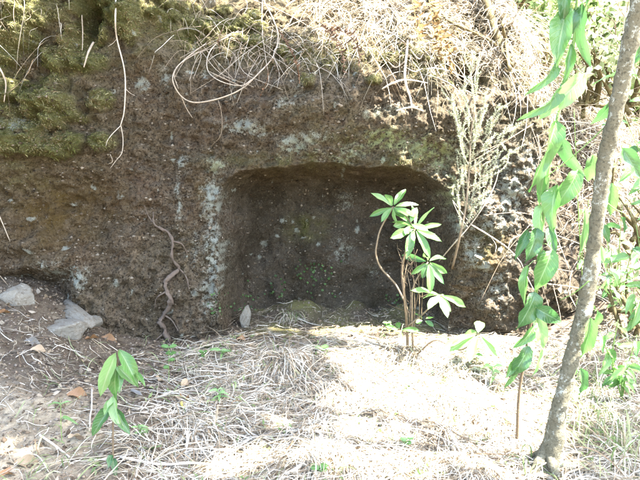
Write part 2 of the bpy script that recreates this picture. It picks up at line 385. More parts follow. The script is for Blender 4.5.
def rock_base(x, z):
    Y = 4.0+0*x
    Y = Y-0.30*ss((-0.95-x)/1.1)
    Y = Y+0.8*np.maximum(x-1.42, 0)**1.15
    zl = ledge(x); over = np.maximum(z-zl, 0)
    rate = 1.15-0.75*ss((-0.7-x)/0.5)-0.45*ss((x-1.0)/0.7)
    Y = Y+over*rate+np.maximum(z-3.0, 0)*14
    # right bank leans back
    Y = Y+np.maximum(z-0.25, 0)*0.42*ss((x-1.3)/0.6)
    inw = ss((x+1.0)/0.3)*ss((1.15-x)/0.3)
    Y = Y-0.085*np.exp(-((z-1.43)/0.17)**2)*inw
    Y = Y+0.27*gs(x, z, *wall(58, 210), .36, .24)+0.10*gs(x, z, *wall(20, 265), .3, .12)
    Y = Y+0.30*ss((0.50-z)/0.16)*ss((-1.48-x)/0.25)
    for px, py, rx, rz, a in MOSSB: Y = Y-.6*a*gs(x, z, *wall(px, py), rx, rz)
    Y = Y+0.42*gs(x, z, *wall(95, 25), .06, .14)+0.40*gs(x, z, *wall(481, 78), .085, .10)+0.22*gs(x, z, *wall(462, 62), .06, .12)
    Y = Y-0.10*gs(x, z, *wall(488, 250), .16, .5)            # the pillar right of the niche
    Y = Y+0.10*gs(x, z, *wall(462, 330), .10, .16)
    return Y
def blobs(x, z, L):
    r = 0*x
    for px, py, rx, ry, a in L:
        cx, cz = wall(px, py); r = np.maximum(r, a*gs(x, z, cx, cz, rx*4/FPX, ry*4/FPX))
    return r
MOSSM = [(px, py, rx*FPX/4*1.1, rz*FPX/4*1.1, 1.0) for px, py, rx, rz, a in MOSSB]+[(305, 234, 20, 16, .9), (285, 245, 12, 10, .5), (200, 25, 60, 22, .8), (110, 40, 70, 35, .5), (30, 90, 70, 60, .6), (330, 45, 60, 25, .6),
         (430, 55, 40, 40, .6), (420, 158, 50, 14, .6), (300, 160, 90, 8, .6), (480, 240, 20, 16, .5), (30, 175, 30, 20, .5), (350, 130, 60, 20, .4), (560, 120, 60, 60, .35)]
def rock_full(x, z):
    Y = rock_base(x, z)
    Yf = Y+0*x
    Y = Y-0.075*fbm(x, 0*x, z, 1.6, 3)-0.055*fbm(x, 0*x+2, z, 5.0, 3)
    rid = 1-np.abs(fbm(x, 0*x+7, z, 7.0, 3)); Y = Y+0.03*(rid-0.75)
    mm = blobs(x, z, MOSSM[:len(MOSSB)+0])+0.6*ss((-1.25-x)/.3)*ss((z-1.05)/.3)
    lump = np.abs(noise(x*9+3, 0*x+1, z*9))+.5*np.abs(noise(x*19, 0*x+6, z*19))
    Y = Y-0.10*np.clip(mm, 0, 1)*(lump-.32)
    Y = Y-0.032*fbm(x, 0*x+9, z, 17, 3)-0.020*np.maximum(noise(x*34, 0*x, z*34), -.1)+0.03*np.maximum(noise(x*24+7, 0*x, z*24)-.25, 0)-0.007*fbm(x, 0*x, z, 62, 2)
    Y = Y-1.6*cushions(x, z)*(1+.6*noise(x*22, 0*x+3, z*22))
    s = niche_sd(x, z)
    ins = niche_in(s)
    back = 4.62+0.06*fbm(x, 0*x+5, z, 2.5, 3)+0.05*fbm(x, 0*x, z, 7, 4)-0.016*np.maximum(noise(x*38, 0*x, z*38), 0)+0.005*noise(x*60, 0*x, z*60)-0.08*ss((0.35-z)/0.4)
    return Y*(1-ins)+back*ins
XA = axis([(-45, -12, 5), (-12, -4, .8), (-4, -2.7, .08), (-2.7, -0.72, .0075), (-0.72, -0.52, .0035), (-0.52, 0.74, .0075), (0.74, 0.94, .0035),
           (0.94, 2.2, .0075), (2.2, 4.5, .03), (4.5, 12, .5), (12, 45, 5)])
ZA = axis([(-1.6, -0.2, .2), (-0.2, 1.0, .0075), (1.0, 1.2, .0045), (1.2, 2.3, .0075), (2.3, 3.2, .04), (3.2, 6.5, .3)])
XX, ZZ = np.meshgrid(XA, ZA, indexing='ij')
YY = rock_full(XX, ZZ)
def grid_faces(n, m):
    i, j = np.meshgrid(np.arange(n-1), np.arange(m-1), indexing='ij'); a = i*m+j
    return np.stack([a, a+m, a+m+1, a+1], -1).reshape(-1, 4)
def interp2(ax, ay, G, x, y):
    x = np.clip(np.asarray(x, float), ax[0], ax[-1]-1e-6); y = np.clip(np.asarray(y, float), ay[0], ay[-1]-1e-6)
    i = np.clip(np.searchsorted(ax, x, 'right')-1, 0, len(ax)-2); j = np.clip(np.searchsorted(ay, y, 'right')-1, 0, len(ay)-2)
    fx = (x-ax[i])/(ax[i+1]-ax[i]); fy = (y-ay[j])/(ay[j+1]-ay[j])
    return (G[i, j]*(1-fx)+G[i+1, j]*fx)*(1-fy)+(G[i, j+1]*(1-fx)+G[i+1, j+1]*fx)*fy
def rockY(x, z): return interp2(XA, ZA, YY, x, z)
LICH = [(212, 200, 11, 28, .9), (214, 250, 11, 42, .8), (210, 290, 10, 32, .75), (216, 166, 10, 8, 1.0), (183, 163, 6, 8, .9), (180, 210, 3, 14, .9), (177, 188, 3, 12, .7),
        (245, 128, 18, 7, 1.0), (292, 145, 14, 10, 1.0), (310, 138, 18, 6, .8), (285, 105, 12, 8, .55), (260, 132, 12, 8, .7), (143, 85, 8, 7, 1.0), (44, 128, 8, 6, 1.0), (165, 78, 8, 12, .6),
        (120, 195, 4, 4, .9), (72, 205, 5, 4, .5), (85, 275, 10, 14, .95), (62, 270, 18, 14, .65), (120, 281, 5, 5, .9), (40, 248, 6, 4, .9), (196, 292, 4, 4, .9),
        (276, 228, 3, 3, 1.0), (255, 255, 4, 4, 1.1), (293, 239, 3.5, 3, 1.05), (288, 229, 2.5, 2.5, 1.0), (312, 224, 3, 2.5, 1.), (270, 246, 3, 3, 1.0), (363, 238, 3, 4, 1.), (318, 255, 3, 3, .8), (250, 270, 3, 3, .8),
        (345, 262, 16, 20, .55), (350, 205, 14, 14, .5), (380, 285, 14, 10, .4),
        (385, 140, 26, 12, .85), (420, 148, 22, 14, .9), (440, 165, 12, 16, .8), (355, 150, 18, 10, .75), (452, 190, 10, 20, .8), (448, 150, 14, 14, .8), (330, 158, 30, 8, .5),
        (510, 195, 16, 22, .95), (470, 250, 10, 16, .8), (458, 225, 8, 16, .8), (505, 215, 22, 26, .6), (480, 265, 10, 6, .9), (500, 165, 12, 10, .7), (515, 250, 12, 18, .6), (495, 290, 20, 30, .5), (530, 170, 20, 40, .55), (485, 210, 14, 30, .6), (535, 240, 16, 40, .5),
        (400, 110, 22, 10, .5), (230, 95, 12, 14, .45), (205, 75, 10, 10, .5), (370, 115, 14, 10, .5), (300, 90, 10, 10, .45), (195, 245, 4, 30, .5)]
GREENL = [(385, 140, 40, 22, 1), (430, 150, 34, 26, 1), (330, 152, 50, 12, .6), (216, 166, 14, 10, .5), (452, 190, 14, 30, .8)]
OCH = [(60, 212, 42, 38, 1.0), (95, 200, 40, 30, .6), (10, 175, 30, 22, .5), (200, 190, 8, 16, .6), (300, 172, 70, 12, .4), (400, 170, 50, 14, .3), (480, 262, 18, 12, .9), (500, 240, 16, 16, .5), (120, 15, 60, 16, .4)]
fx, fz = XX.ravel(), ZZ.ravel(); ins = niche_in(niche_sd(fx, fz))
n_a = fbm(fx, 0*fx+3, fz, 9.0, 4); n_b = fbm(fx, 0*fx+8, fz, 26.0, 3)
lich = blobs(fx, fz, LICH)
lich = np.clip(lich*(0.72+0.9*np.maximum(n_b, -0.5))+0.12*n_a, 0, 1)
spots = noise(fx*16, 0*fx+21, fz*16); lich = np.maximum(lich, 0.72*ss((spots-0.47)/0.12)*ss((n_a+0.1)/0.3))
moss = np.clip(18*cushions(fx, fz)+blobs(fx, fz, MOSSM)*(0.7+0.9*n_a)+0.25*ss((fz-ledge(fx))/0.15), 0, 1)
och = np.clip(blobs(fx, fz, OCH)*(0.85+0.8*n_a), 0, 1)
grey = np.clip(ins*0.9+0.25*n_a*(1-ins)+ss((fx-1.0)/0.2)*0.5, 0, 1)  # greyer rock; niche interior also darkened in colour to deepen its shade
V = np.stack([fx, YY.ravel(), fz], -1)
# fine relief on the steep sides of the niche, pushed along x
side = ins*(1-ins)*4
V[:, 0] += side*0.02*fbm(fx, V[:, 1], fz, 12, 3); V[:, 2] += side*0.02*fbm(fx+3, V[:, 1], fz, 12, 3)
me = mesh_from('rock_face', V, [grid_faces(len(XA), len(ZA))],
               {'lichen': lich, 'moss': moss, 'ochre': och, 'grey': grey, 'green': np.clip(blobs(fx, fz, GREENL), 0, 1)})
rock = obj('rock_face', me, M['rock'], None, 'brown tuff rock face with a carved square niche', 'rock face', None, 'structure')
MOSSG = moss.reshape(XX.shape)

# ------------------------------------------------------------------ the ground
def ground_raw(x, y):
    z = np.where(y < 4, 0.1*(y-4), 0.085*(y-4)); z = np.where(y < -1, -0.5+0.02*(y+1), z); z = np.where(y > 6, 0.17+0.0*(y-6), z)
    z = z+0.42*ss((-1.12-x)/0.95)*ss((y-2.45)/1.35)
    z = z+0.10*gs(x, y, -1.25, 2.75, .45, .5)
    z = z+0.07*ss((y-4.25)/.3)*(.6+1.2*noise(x*3.3, 0*x+2, 0*x)+.5*noise(x*9, 0*x+5, 0*x))*ss((x+.75)/.1)*ss((1.0-x)/.1)
    z = z+0.30*np.clip(x-1.45, 0, 3)*ss((y-2.8)/1.6)
    z = z+0.05*gs(x, y, -0.18, 3.45, .35, .25)+0.03*gs(x, y, 0.2, 2.7, .5, .4)+0.05*gs(x, y, .55, 3.75, .3, .2)
    return z
def ground_full(x, y):
    k = ss((4.1-y)/0.3)*0.7+0.3
    near = np.exp(-(np.hypot(x, y-3)/8)**2)
    return ground_raw(x, y)+near*k*(0.045*fbm(x, y, 0*x, 2.2, 3)+0.016*fbm(x, y, 0*x+4, 9, 3)+0.007*fbm(x, y, 0*x+7, 34, 3))+(1-near)*0.25*noise(x*.2, y*.2, 0*x)
GX = axis([(-60, -12, 6), (-12, -3.2, .6), (-3.2, -2.2, .05), (-2.2, 2.2, .0095), (2.2, 4.5, .05), (4.5, 12, .6), (12, 60, 6)])
GY = axis([(-60, -10, 6), (-10, 1, .6), (1, 2.1, .05), (2.1, 4.3, .0095), (4.3, 5.0, .03), (5.0, 8, .15), (8, 14, .8)])
GXX, GYY = np.meshgrid(GX, GY, indexing='ij'); GZZ = ground_full(GXX, GYY)
def gz(x, y): return interp2(GX, GY, GZZ, x, y)
gx_, gy_ = GXX.ravel(), GYY.ravel()
gn = fbm(gx_, gy_, 0*gx_+2, 4.0, 4)
tan = np.clip((ss((-0.75-gx_)/0.35)*ss((3.15-gy_)/0.4))*(0.9+0.7*gn), 0, 1)
straw = np.clip(ss((gx_+0.85)/0.4)*ss((4.0-gy_)/0.3)*(0.9+0.4*gn), 0, 1)
mossg = np.clip(ss((gy_-3.9)/0.2)*ss((gx_+0.6)/0.2)*ss((1.2-gx_)/0.3)*(0.45+0.9*gn)+gs(gx_, gy_, .03, 3.45, .13, .10)*1.2, 0, 1)
me = mesh_from('ground', np.stack([gx_, gy_, GZZ.ravel()], -1), [grid_faces(len(GX), len(GY))], {'tan': tan, 'straw': straw, 'moss': mossg})
obj('ground', me, M['ground'], None, 'sloping woodland floor of bare soil and litter', 'ground', None, 'structure')
def on_ground(px, py):
    """where the line of sight through px, py meets the ground"""
    Ys = np.linspace(1.6, 6.5, 800); prev = None
    for Y in Ys:
        p = at(px, py, Y)
        if p[2] <= gz(p[0], p[1]): return np.array([p[0], p[1], float(gz(p[0], p[1]))])
    return at(px, py, 4.0)
def on_rock(px, py, off=0.0):
    Ys = np.linspace(3.0, 7.0, 1000)
    P = np.array([at(px, py, Y) for Y in Ys]); hit = P[:, 1] >= rockY(P[:, 0], P[:, 2])
    i = int(np.argmax(hit)) if hit.any() else 250
    p = P[i].copy(); p[1] -= off; return p

# ------------------------------------------------------------------ overhanging trees: their crowns shade the place, sun comes through the gaps
GAPS = []          # (point, radius): places the sun reaches through the leaves
for px, py, Y, r in [(390, 345, None, .04), (352, 372, None, .05), (362, 362, None, .13), (400, 385, None, .17), (450, 395, None, .2), (435, 430, None, .19), (395, 450, None, .14), (490, 400, None, .17), (470, 455, None, .13), (520, 430, None, .12),
                     (340, 440, None, .07), (280, 425, None, .05), (250, 455, None, .06), (370, 385, None, .10), (330, 400, None, .05), (12, 440, None, .02), (500, 360, None, .1), (470, 425, None, .15), (500, 465, None, .12), (360, 410, None, .12), (385, 470, None, .1), (220, 470, None, .05), (310, 455, None, .05), (430, 365, None, .12),
                     (555, 400, None, .16), (600, 330, None, .2), (560, 340, None, .15)]:
    GAPS.append((on_ground(px, py), r*1.55))
for px, py, r in [(270, 20, .10), (300, 12, .14), (335, 25, .17), (370, 35, .16), (400, 45, .15), (425, 70, .06), (402, 92, .03), (350, 55, .06), (440, 30, .10), (235, 35, .05), (600, 110, .22), (560, 30, .3), (625, 180, .1),
                  (500, 85, .05), (540, 60, .10), (485, 30, .12), (600, 30, .7), (640, 110, .6), (560, 40, .25), (15, 12, .10), (150, 5, .05), (630, 60, .5), (520, 20, .25), (445, 15, .1)]:
    GAPS.append((on_rock(px, py), r*1.4))
for px, py, Y, r in [(408, 228, 3.6, .055), (440, 297, 3.5, .10), (480, 336, 3.4, .16), (475, 110, 3.75, .12), (495, 150, 3.7, .12), (465, 200, 3.75, .06), (567, 190, 2.55, .035), (550, 150, 2.6, .04), (572, 95, 2.6, .05),
                     (103, 385, 2.6, .03), (565, 40, 2.6, .05), (475, 265, 3.8, .04)]:
    GAPS.append((at(px, py, Y), r))
GC = np.array([g[0] for g in GAPS]); GR = np.array([g[1] for g in GAPS])
def sun_gap(P, size):
    d = GC[None]-P[:, None]; along = d@SUN
    off = d-along[..., None]*SUN
    dist = np.linalg.norm(off, axis=2)
    wob = 1+0.45*noise(P[:, 0]*3.3, P[:, 1]*3.3, P[:, 2]*0.5)[:, None]
    return ((dist < GR*wob+size*0.35) & (along < 0)).any(1)
def leaf_soup(mb, P, L, Wd, n_hint=None, droop=0.25, flat=None):
    """simple folded leaves (4 triangles) at P with length L"""
    N = len(P)
    d = rng.normal(size=(N, 3)); d[:, 2] -= droop; d /= np.linalg.norm(d, axis=1)[:, None]
    u = rng.normal(size=(N, 3)) if n_hint is None else n_hint+0.6*rng.normal(size=(N, 3))
    s = np.cross(d, u); s /= np.linalg.norm(s, axis=1)[:, None]; n = np.cross(s, d)
    L = np.broadcast_to(L, (N,))[:, None]; Wd = np.broadcast_to(Wd, (N,))[:, None]
    c1 = P+d*L*0.45+n*L*0.05; tip = P+d*L-n*L*0.10
    V = np.stack([P, c1-s*Wd+n*Wd*.35, c1, c1+s*Wd+n*Wd*.35, tip], 1).reshape(-1, 3)
    b = np.arange(N)[:, None]*5
    F = (b+np.array([[0, 2, 1]])).tolist()+(b+np.array([[0, 3, 2]])).tolist()+(b+np.array([[1, 2, 4]])).tolist()+(b+np.array([[2, 3, 4]])).tolist()
    luv = np.tile(np.array([[0, 0, 0], [.45, -1, 0], [.45, 0, 0], [.45, 1, 0], [1, 0, 0]]), (N, 1))
    mb.add(V, np.array(F), np.repeat(rng.random(N), 5), luv)
def crown_points(blob, n, clump=0.32):
    pts = []
    for (cx, cy, cz, rx, ry, rz), share in blob:
        k = max(4, int(n*share/45))
        u = rng.normal(size=(k, 3)); u /= np.linalg.norm(u, axis=1)[:, None]; u *= rng.random(k)[:, None]**0.4
        cc = u*np.array([rx, ry, rz])+np.array([cx, cy, cz])
        pts.append((cc[:, None]+clump*rng.normal(size=(k, 45, 3))*np.array([1, 1, .6])).reshape(-1, 3))
    return np.vstack(pts)
def overhead(P):      # keep the crowns above the line of sight of the picture
    lim = CAMZ+0.30*np.maximum(P[:, 1], 0)+0.45
    return (P[:, 2] > lim) | (P[:, 1] < -0.3)
def big_tree(label, base, top, blob, n, r0, leaf=0.12):
    t = thing('overhanging_tree', label, 'tree', base, 'tall trees standing over the path')
    b = np.array(base); tp = np.array(top)
    tr = MB(); tr.tube([b-[0, 0, .3], b*.7+tp*.3+[.1, .05, 0], b*.3+tp*.7-[.08, .1, 0], tp], [r0*1.3, r0, r0*.8, r0*.45], 12, 8, .5, .25)
    limbs = []
    for (cx, cy, cz, rx, ry, rz), share in blob:
        s = b*.35+tp*.65; c = np.array([cx, cy, cz])
        best = None
        for k in range(60):                        # the limb takes the way that leaves the gaps open
            mid = s*.5+c*.5+np.array([0, 0, .3])+.7*rng.normal(size=3)*np.array([1, 1, .5]); ce = c+.5*rng.normal(size=3)*np.array([rx, ry, rz])
            q = catmull([s, mid, ce], 12); h = sun_gap(q, .25).sum()
            if best is None or h < best[0]: best = (h, mid, ce)
        tr.tube([s, best[1], best[2]], [r0*.4, r0*.25, r0*.08], 7, 5, .5, .2); c = best[2]
        for k in range(7):
            e = c+rng.normal(size=3)*np.array([rx, ry, rz])*.55
            q = catmull([s*.3+c*.7, (s+c+2*e)/4+[0, 0, .15], e], 6)
            if sun_gap(q, .1).any(): continue
            tr.tube([s*.3+c*.7, (s+c+2*e)/4+[0, 0, .15], e], [r0*.18, r0*.1, r0*.04], 5, 4)
    V = np.vstack(tr.V)
    child('trunk', tr, M['bark'], t)
    P = crown_points(blob, n); P = P[overhead(P)]
    L = leaf*(0.7+0.6*rng.random(len(P)))
    keep = ~sun_gap(P, leaf); P, L = P[keep], L[keep]
    cr = MB(); leaf_soup(cr, P, L, L*0.3, np.array([0, 0, 1.0]))
    child('crown', cr, M['canopy'], t)
    return t
big_tree('tall tree right of the path, its crown over the rock face', (4.6, 0.9, -0.1), (3.6, 1.6, 4.6),
         [((2.0, 2.3, 4.3, 1.6, 1.6, .7), .40), ((3.2, 3.4, 5.0, 1.5, 1.5, .7), .30), ((3.6, 1.2, 5.2, 1.5, 1.4, .7), .30)], 17000, .16)
big_tree('tall tree behind the viewer on the left', (-3.4, -0.6, -0.5), (-1.6, 0.9, 4.4),
         [((-0.4, 2.3, 4.2, 1.6, 1.5, .7), .45), ((0.8, 2.9, 4.9, 1.5, 1.3, .7), .35), ((-2.0, 1.6, 4.6, 1.4, 1.4, .7), .2)], 17000, .18)

# ------------------------------------------------------------------ dry grass, litter, moss: what nobody could count
UP = np.array([0, 0, 1.0])
def norm(v): return v/(np.linalg.norm(v, axis=-1, keepdims=True)+1e-9)
def blades(mb, S, D, L, Wd, droop, seg=6, wig=0.06, rnd=None, lift=0.004):
    S = np.asarray(S, float); N = len(S); D = norm(np.asarray(D, float))
    L = np.broadcast_to(L, (N,)); Wd = np.broadcast_to(Wd, (N,)); droop = np.broadcast_to(droop, (N,))
    t = np.linspace(0, 1, seg+1)
    h = rng.normal(size=(N, 3)); h[:, 2] *= .4
    ph = rng.random(N)*6.28
    P = S[:, None]+D[:, None]*(L[:, None]*t)[..., None]-UP*(droop*L)[:, None, None]*(t**2)[None, :, None]
    P = P+h[:, None]*(wig*L[:, None]*(np.sin(t*4.2+ph[:, None])-np.sin(ph)[:, None]))[..., None]*0.6
    g = gz(P[..., 0], P[..., 1])+lift+0.022*rng.random(N)[:, None]
    P[..., 2] = np.maximum(P[..., 2], g)
    ry = rockY(P[..., 0], P[..., 2])-0.006-0.02*rng.random(N)[:, None]
    P[..., 1] = np.minimum(P[..., 1], ry)
    side = norm(np.cross(D, UP+0.9*rng.normal(size=(N, 3))))
    W = Wd[:, None]*np.interp(t, [0, .25, .75, 1], [.7, 1, .75, .12])[None]
    mb.ribbons(P, W, side, rng.random(N) if rnd is None else rnd)
def dirs(N, az, spread, el, els):
    a = az+spread*rng.normal(size=N); e = el+els*rng.normal(size=N)
    return np.stack([np.cos(a)*np.cos(e), np.sin(a)*np.cos(e), np.sin(e)], -1)
def tuft(mb, c, n, L, az, spread, el=.7, droop=1.3, w=.0022, r=.04, seg=7):
    S = np.array(c)+rng.normal(size=(n, 3))*r*np.array([1, 1, 0]); S[:, 2] = gz(S[:, 0], S[:, 1])
    S[:, 1] = np.minimum(S[:, 1], rockY(S[:, 0], S[:, 2]+.03)-.02)
    blades(mb, S, dirs(n, az, spread, el, .3), L*(.45+.75*rng.random(n)), w*(.6+.8*rng.random(n)), droop*(.7+.6*rng.random(n)), seg)
# the mat of straw over the path
sw = MB()
for k in range(230):
    x = rng.uniform(-0.85, 1.75); y = rng.uniform(2.05, 3.8)
    dens = ss((x+1.0)/0.5)*(0.35+0.65*ss((3.85-y)/0.35))
    if rng.random() > dens: continue
    tuft(sw, (x, y, 0), int(rng.integers(25, 70)), rng.uniform(.16, .44), rng.uniform(-3.0, -0.3), rng.uniform(.35, 1.2), rng.uniform(.3, .9), 1.3, .0021)
N = 9500
S = np.stack([rng.uniform(-1.0, 2.0, N), rng.uniform(1.95, 3.95, N), np.zeros(N)], -1)
keep = rng.random(N) < (0.08+0.92*ss((S[:, 0]+0.95)/0.5)*ss((4.0-S[:, 1]+.15*np.sin(S[:, 0]*7))/0.35)); S = S[keep]; N = len(S)
S[:, 2] = gz(S[:, 0], S[:, 1])+.004
blades(sw, S, dirs(N, 0, 3, .12, .18), .07+.34*rng.random(N)**1.6, .0012+.0018*rng.random(N), .35, 7, .10)
N = 1500
S = np.stack([rng.uniform(-2.2, -0.5, N), rng.uniform(2.1, 3.7, N), np.zeros(N)], -1); S[:, 2] = gz(S[:, 0], S[:, 1])+.004
blades(sw, S, dirs(N, 0, 3, .1, .15), .03+.14*rng.random(N)**2, .0009+.0014*rng.random(N), .3, 4, .12)
N = 700
S = np.stack([rng.uniform(-.6, .95, N), rng.uniform(3.85, 4.5, N), np.zeros(N)], -1); S[:, 2] = gz(S[:, 0], S[:, 1])+.003
blades(sw, S, dirs(N, 0, 3, .1, .15), .03+.12*rng.random(N)**2, .0008+.001*rng.random(N), .3, 4, .12)
single('dry_grass', sw, M['straw'], 'bleached dry grass matted over the ground before the niche', 'dry grass', (0.3, 3, -.1), None, 'stuff')
# the straw hanging off the ledge and lying on the slope above
sl = MB(); N = 11500
x = rng.uniform(-1.0, 2.6, N); z = ledge(x)+rng.uniform(.03, .9, N)+.10*ss((.65-x)/.3)
dens = (0.05+0.95*ss((x+.25)/.35))*(0.55+0.45*noise(x*4, 0*x, z*4)*2)*(1-.75*ss((x-.95)/.4)*ss((1.85-z)/.3))*(1-.75*gs(x, z, *wall(481, 78), .13, .12))*(1-.7*gs(x, z, *wall(462, 55), .08, .12))*(1-.8*gs(x, z, *wall(415, 40), .14, .22))*(1-.6*gs(x, z, *wall(342, 58), .12, .16))
keep = rng.random(N) < dens; x, z = x[keep], z[keep]; N = len(x)
S = np.stack([x, rockY(x, z)-.01, z], -1)
D = norm(np.array([0, -.65, .35])+rng.normal(size=(N, 3))*np.array([1.1, .5, .65]))
blades(sl, S, D, .07+.34*rng.random(N)**1.4, .0011+.0017*rng.random(N), .75, 6, .12)
N = 3200                                           # right bank
x = rng.uniform(1.95, 3.3, N)+.15*rng.normal(size=N); z = rng.uniform(.15, 1.9, N); S = np.stack([x, rockY(x, z)-.01, z], -1)
S[:, 2] = np.maximum(S[:, 2], gz(S[:, 0], S[:, 1]))
D = norm(np.array([-.1, -.6, .3])+rng.normal(size=(N, 3))*np.array([1.2, .5, .8]))
blades(sl, S, D, .06+.24*rng.random(N)**1.5, .0014+.002*rng.random(N), .6, 6, .18)
N = 80                                            # wisps at the top left
x = rng.uniform(-2.4, -1.5, N); z = rng.uniform(1.78, 2.3, N); S = np.stack([x, rockY(x, z)-.01, z], -1)
blades(sl, S, norm(np.array([.1, -.7, -.2])+rng.normal(size=(N, 3))*.5), .08+.22*rng.random(N), .001+.0012*rng.random(N), .9, 6, .15)
single('dry_grass', sl, M['straw'], 'dry grass and bracken hanging over the ledge above the niche', 'dry grass', (0.5, 4.3, 1.6), None, 'stuff')
# moss
mo = MB(); N = 260000
x = rng.uniform(-2.6, 1.7, N); z = rng.uniform(.2, 2.35, N); mv = interp2(XA, ZA, MOSSG, x, z)
keep = rng.random(N) < ss((mv-.30)/.45)*.8; x, z = x[keep], z[keep]; N = len(x)
S = np.stack([x, rockY(x, z)+.003, z], -1)
D = norm(np.array([0, -.8, .35])+rng.normal(size=(N, 3))*.6)
blades(mo, S, D, .006+.017*rng.random(N)**1.5, .0014+.0022*rng.random(N), .5, 2, .1, np.clip(.5+.9*noise(x*5, 0*x, z*5)+.25*rng.normal(size=N), 0, 1))
single('moss', mo, M['moss'], 'olive moss cushions growing on the upper rock face', 'moss', (-1, 3.9, 1.2), None, 'stuff')
# crumbs of stone and soil
OCT = np.array([[1, 0, 0], [-1, 0, 0], [0, 1, 0], [0, -1, 0], [0, 0, 1], [0, 0, -1.]]); OF = np.array([[0, 2, 4], [2, 1, 4], [1, 3, 4], [3, 0, 4], [2, 0, 5], [1, 2, 5], [3, 1, 5], [0, 3, 5]])
def crumbs(mb, P, r):
    N = len(P); V = OCT[None]*(1+.35*rng.normal(size=(N, 6, 1)))*np.stack([r, r*(.6+.5*rng.random(N)), r*(.4+.4*rng.random(N))], -1)[:, None]
    a = rng.random(N)*6.28; c, s = np.cos(a)[:, None], np.sin(a)[:, None]
    V = np.stack([V[..., 0]*c-V[..., 1]*s, V[..., 0]*s+V[..., 1]*c, V[..., 2]], -1)+P[:, None]
    mb.add(V.reshape(-1, 3), (np.arange(N)[:, None, None]*6+OF[None]).reshape(-1, 3), np.repeat(rng.random(N), 6))
pb = MB(); N = 15000
P = np.stack([rng.uniform(-2.3, 1.6, N), rng.uniform(2.05, 4.65, N), np.zeros(N)], -1)
keep = rng.random(N) < (.22+.78*ss((-.45-P[:, 0])/.5)+.5*ss((P[:, 1]-4.1)/.2)); P = P[keep]; P[:, 2] = gz(P[:, 0], P[:, 1])+.001
P = P[P[:, 1] < rockY(P[:, 0], P[:, 2]+.02)]
crumbs(pb, P, .003+.012*rng.random(len(P))**2.2)
single('gravel', pb, M['pebble'], 'crumbs of soil and small stones strewn over the bare ground', 'gravel', (-1, 3, -.1), None, 'stuff')
gr_ = MB(); N = 17000
x = rng.uniform(-2.3, 1.7, N); z = rng.uniform(-.05, 1.75, N); keep = rng.random(N) < .5+.9*noise(x*5, 0*x+3, z*5); x, z = x[keep], z[keep]
crumbs(gr_, np.stack([x, rockY(x, z), z], -1), .003+.012*rng.random(len(x))**2.5)
single('rock_grit', gr_, M['grit'], 'coarse brown grit weathering out of the rock face', 'grit', (0, 4, 1), None, 'stuff')
# leaf litter
def flat_leaves(mb, P, L):
    N = len(P); a = rng.random(N)*6.28; d = norm(np.stack([np.cos(a), np.sin(a), .25*rng.normal(size=N)], -1))
    s = norm(np.cross(d, UP+.45*rng.normal(size=(N, 3)))); n = np.cross(s, d); w = L*(.12+.22*rng.random(N))
    L = L[:, None]; w = w[:, None]; cu = .22*rng.normal(size=(N, 1))*L
    q = [P-d*L*.5, P-d*L*.1-s*w, P-d*L*.1+n*cu*.5, P-d*L*.1+s*w, P+d*L*.25-s*w*.7+n*cu, P+d*L*.25+n*cu, P+d*L*.25+s*w*.7+n*cu, P+d*L*.5+n*cu*1.4]
    V = np.stack(q, 1).reshape(-1, 3); b = (np.arange(N)*8)[:, None]
    F3 = np.vstack([b+np.array([[0, 2, 1]]), b+np.array([[0, 3, 2]]), b+np.array([[4, 5, 7]]), b+np.array([[5, 6, 7]])])
    F4 = np.vstack([b+np.array([[1, 2, 5, 4]]), b+np.array([[2, 3, 6, 5]])])
    r = np.repeat(rng.random(N), 8); mb.add(V, F3, r); mb.F[4].append(F4+mb.n-len(V))
lt = MB(); N = 6500
P = np.stack([rng.uniform(-2.3, 1.7, N), rng.uniform(2.05, 4.3, N), np.zeros(N)], -1)
keep = rng.random(N) < (.22+.78*ss((-.1-P[:, 0])/.8)); P = P[keep]; P[:, 2] = gz(P[:, 0], P[:, 1])+.008
P = P[P[:, 1] < rockY(P[:, 0], P[:, 2]+.02)-.01]
flat_leaves(lt, P, .012+.038*rng.random(len(P))**1.8)
x = rng.uniform(-.6, 2.4, 2600); z = ledge(x)+rng.uniform(.02, .9, 2600); flat_leaves(lt, np.stack([x, rockY(x, z)-.03*rng.random(2600), z], -1), .012+.03*rng.random(2600)**1.5)
single('leaf_litter', lt, M['litter'], 'small brown leaf litter scattered on the soil', 'leaf litter', (-.5, 3, -.1), None, 'stuff')

# ------------------------------------------------------------------ leaves as pieces
def leaf_mesh(name, a=0.9, b=0.8, fold=0.25, droop=0.2, wave=0.03, nseg=8, twist=0.0, seed=0):
    """one leaf, one unit long along x, one unit wide along y; a, b shape its outline"""
    r = np.random.default_rng(seed); t = np.linspace(0, 1, nseg+1); v = np.array([-1, -.5, 0, .5, 1.])
    w = 0.5*np.sin(np.pi*t**a)**b; w[0] = 0.02; w[-1] = 0.004
    T, Vv = np.meshgrid(t, v, indexing='ij'); Wd = w[:, None]*np.ones_like(Vv)
    y = Vv*Wd*(1+0.06*np.sin(T*17+Vv*2+seed)); z = fold*np.abs(Vv)*Wd*.35-droop*T**2+wave*np.sin(T*11+seed+Vv*1.5)*np.abs(Vv)
    c, s_ = np.cos(twist*T), np.sin(twist*T); y, z = y*c-(z+droop*T**2)*s_, y*s_+(z+droop*T**2)*c-droop*T**2
    x = T*(1-0.12*droop*T)+.015*np.sin(Vv*3+T*9)
    return mesh_from(name, np.stack([x, y, z], -1).reshape(-1, 3), [grid_faces(nseg+1, 5)],
                     {'luv': np.stack([T, Vv, 0*T], -1).reshape(-1, 3), 'rnd': np.full(T.size, r.random())})
LM = {}
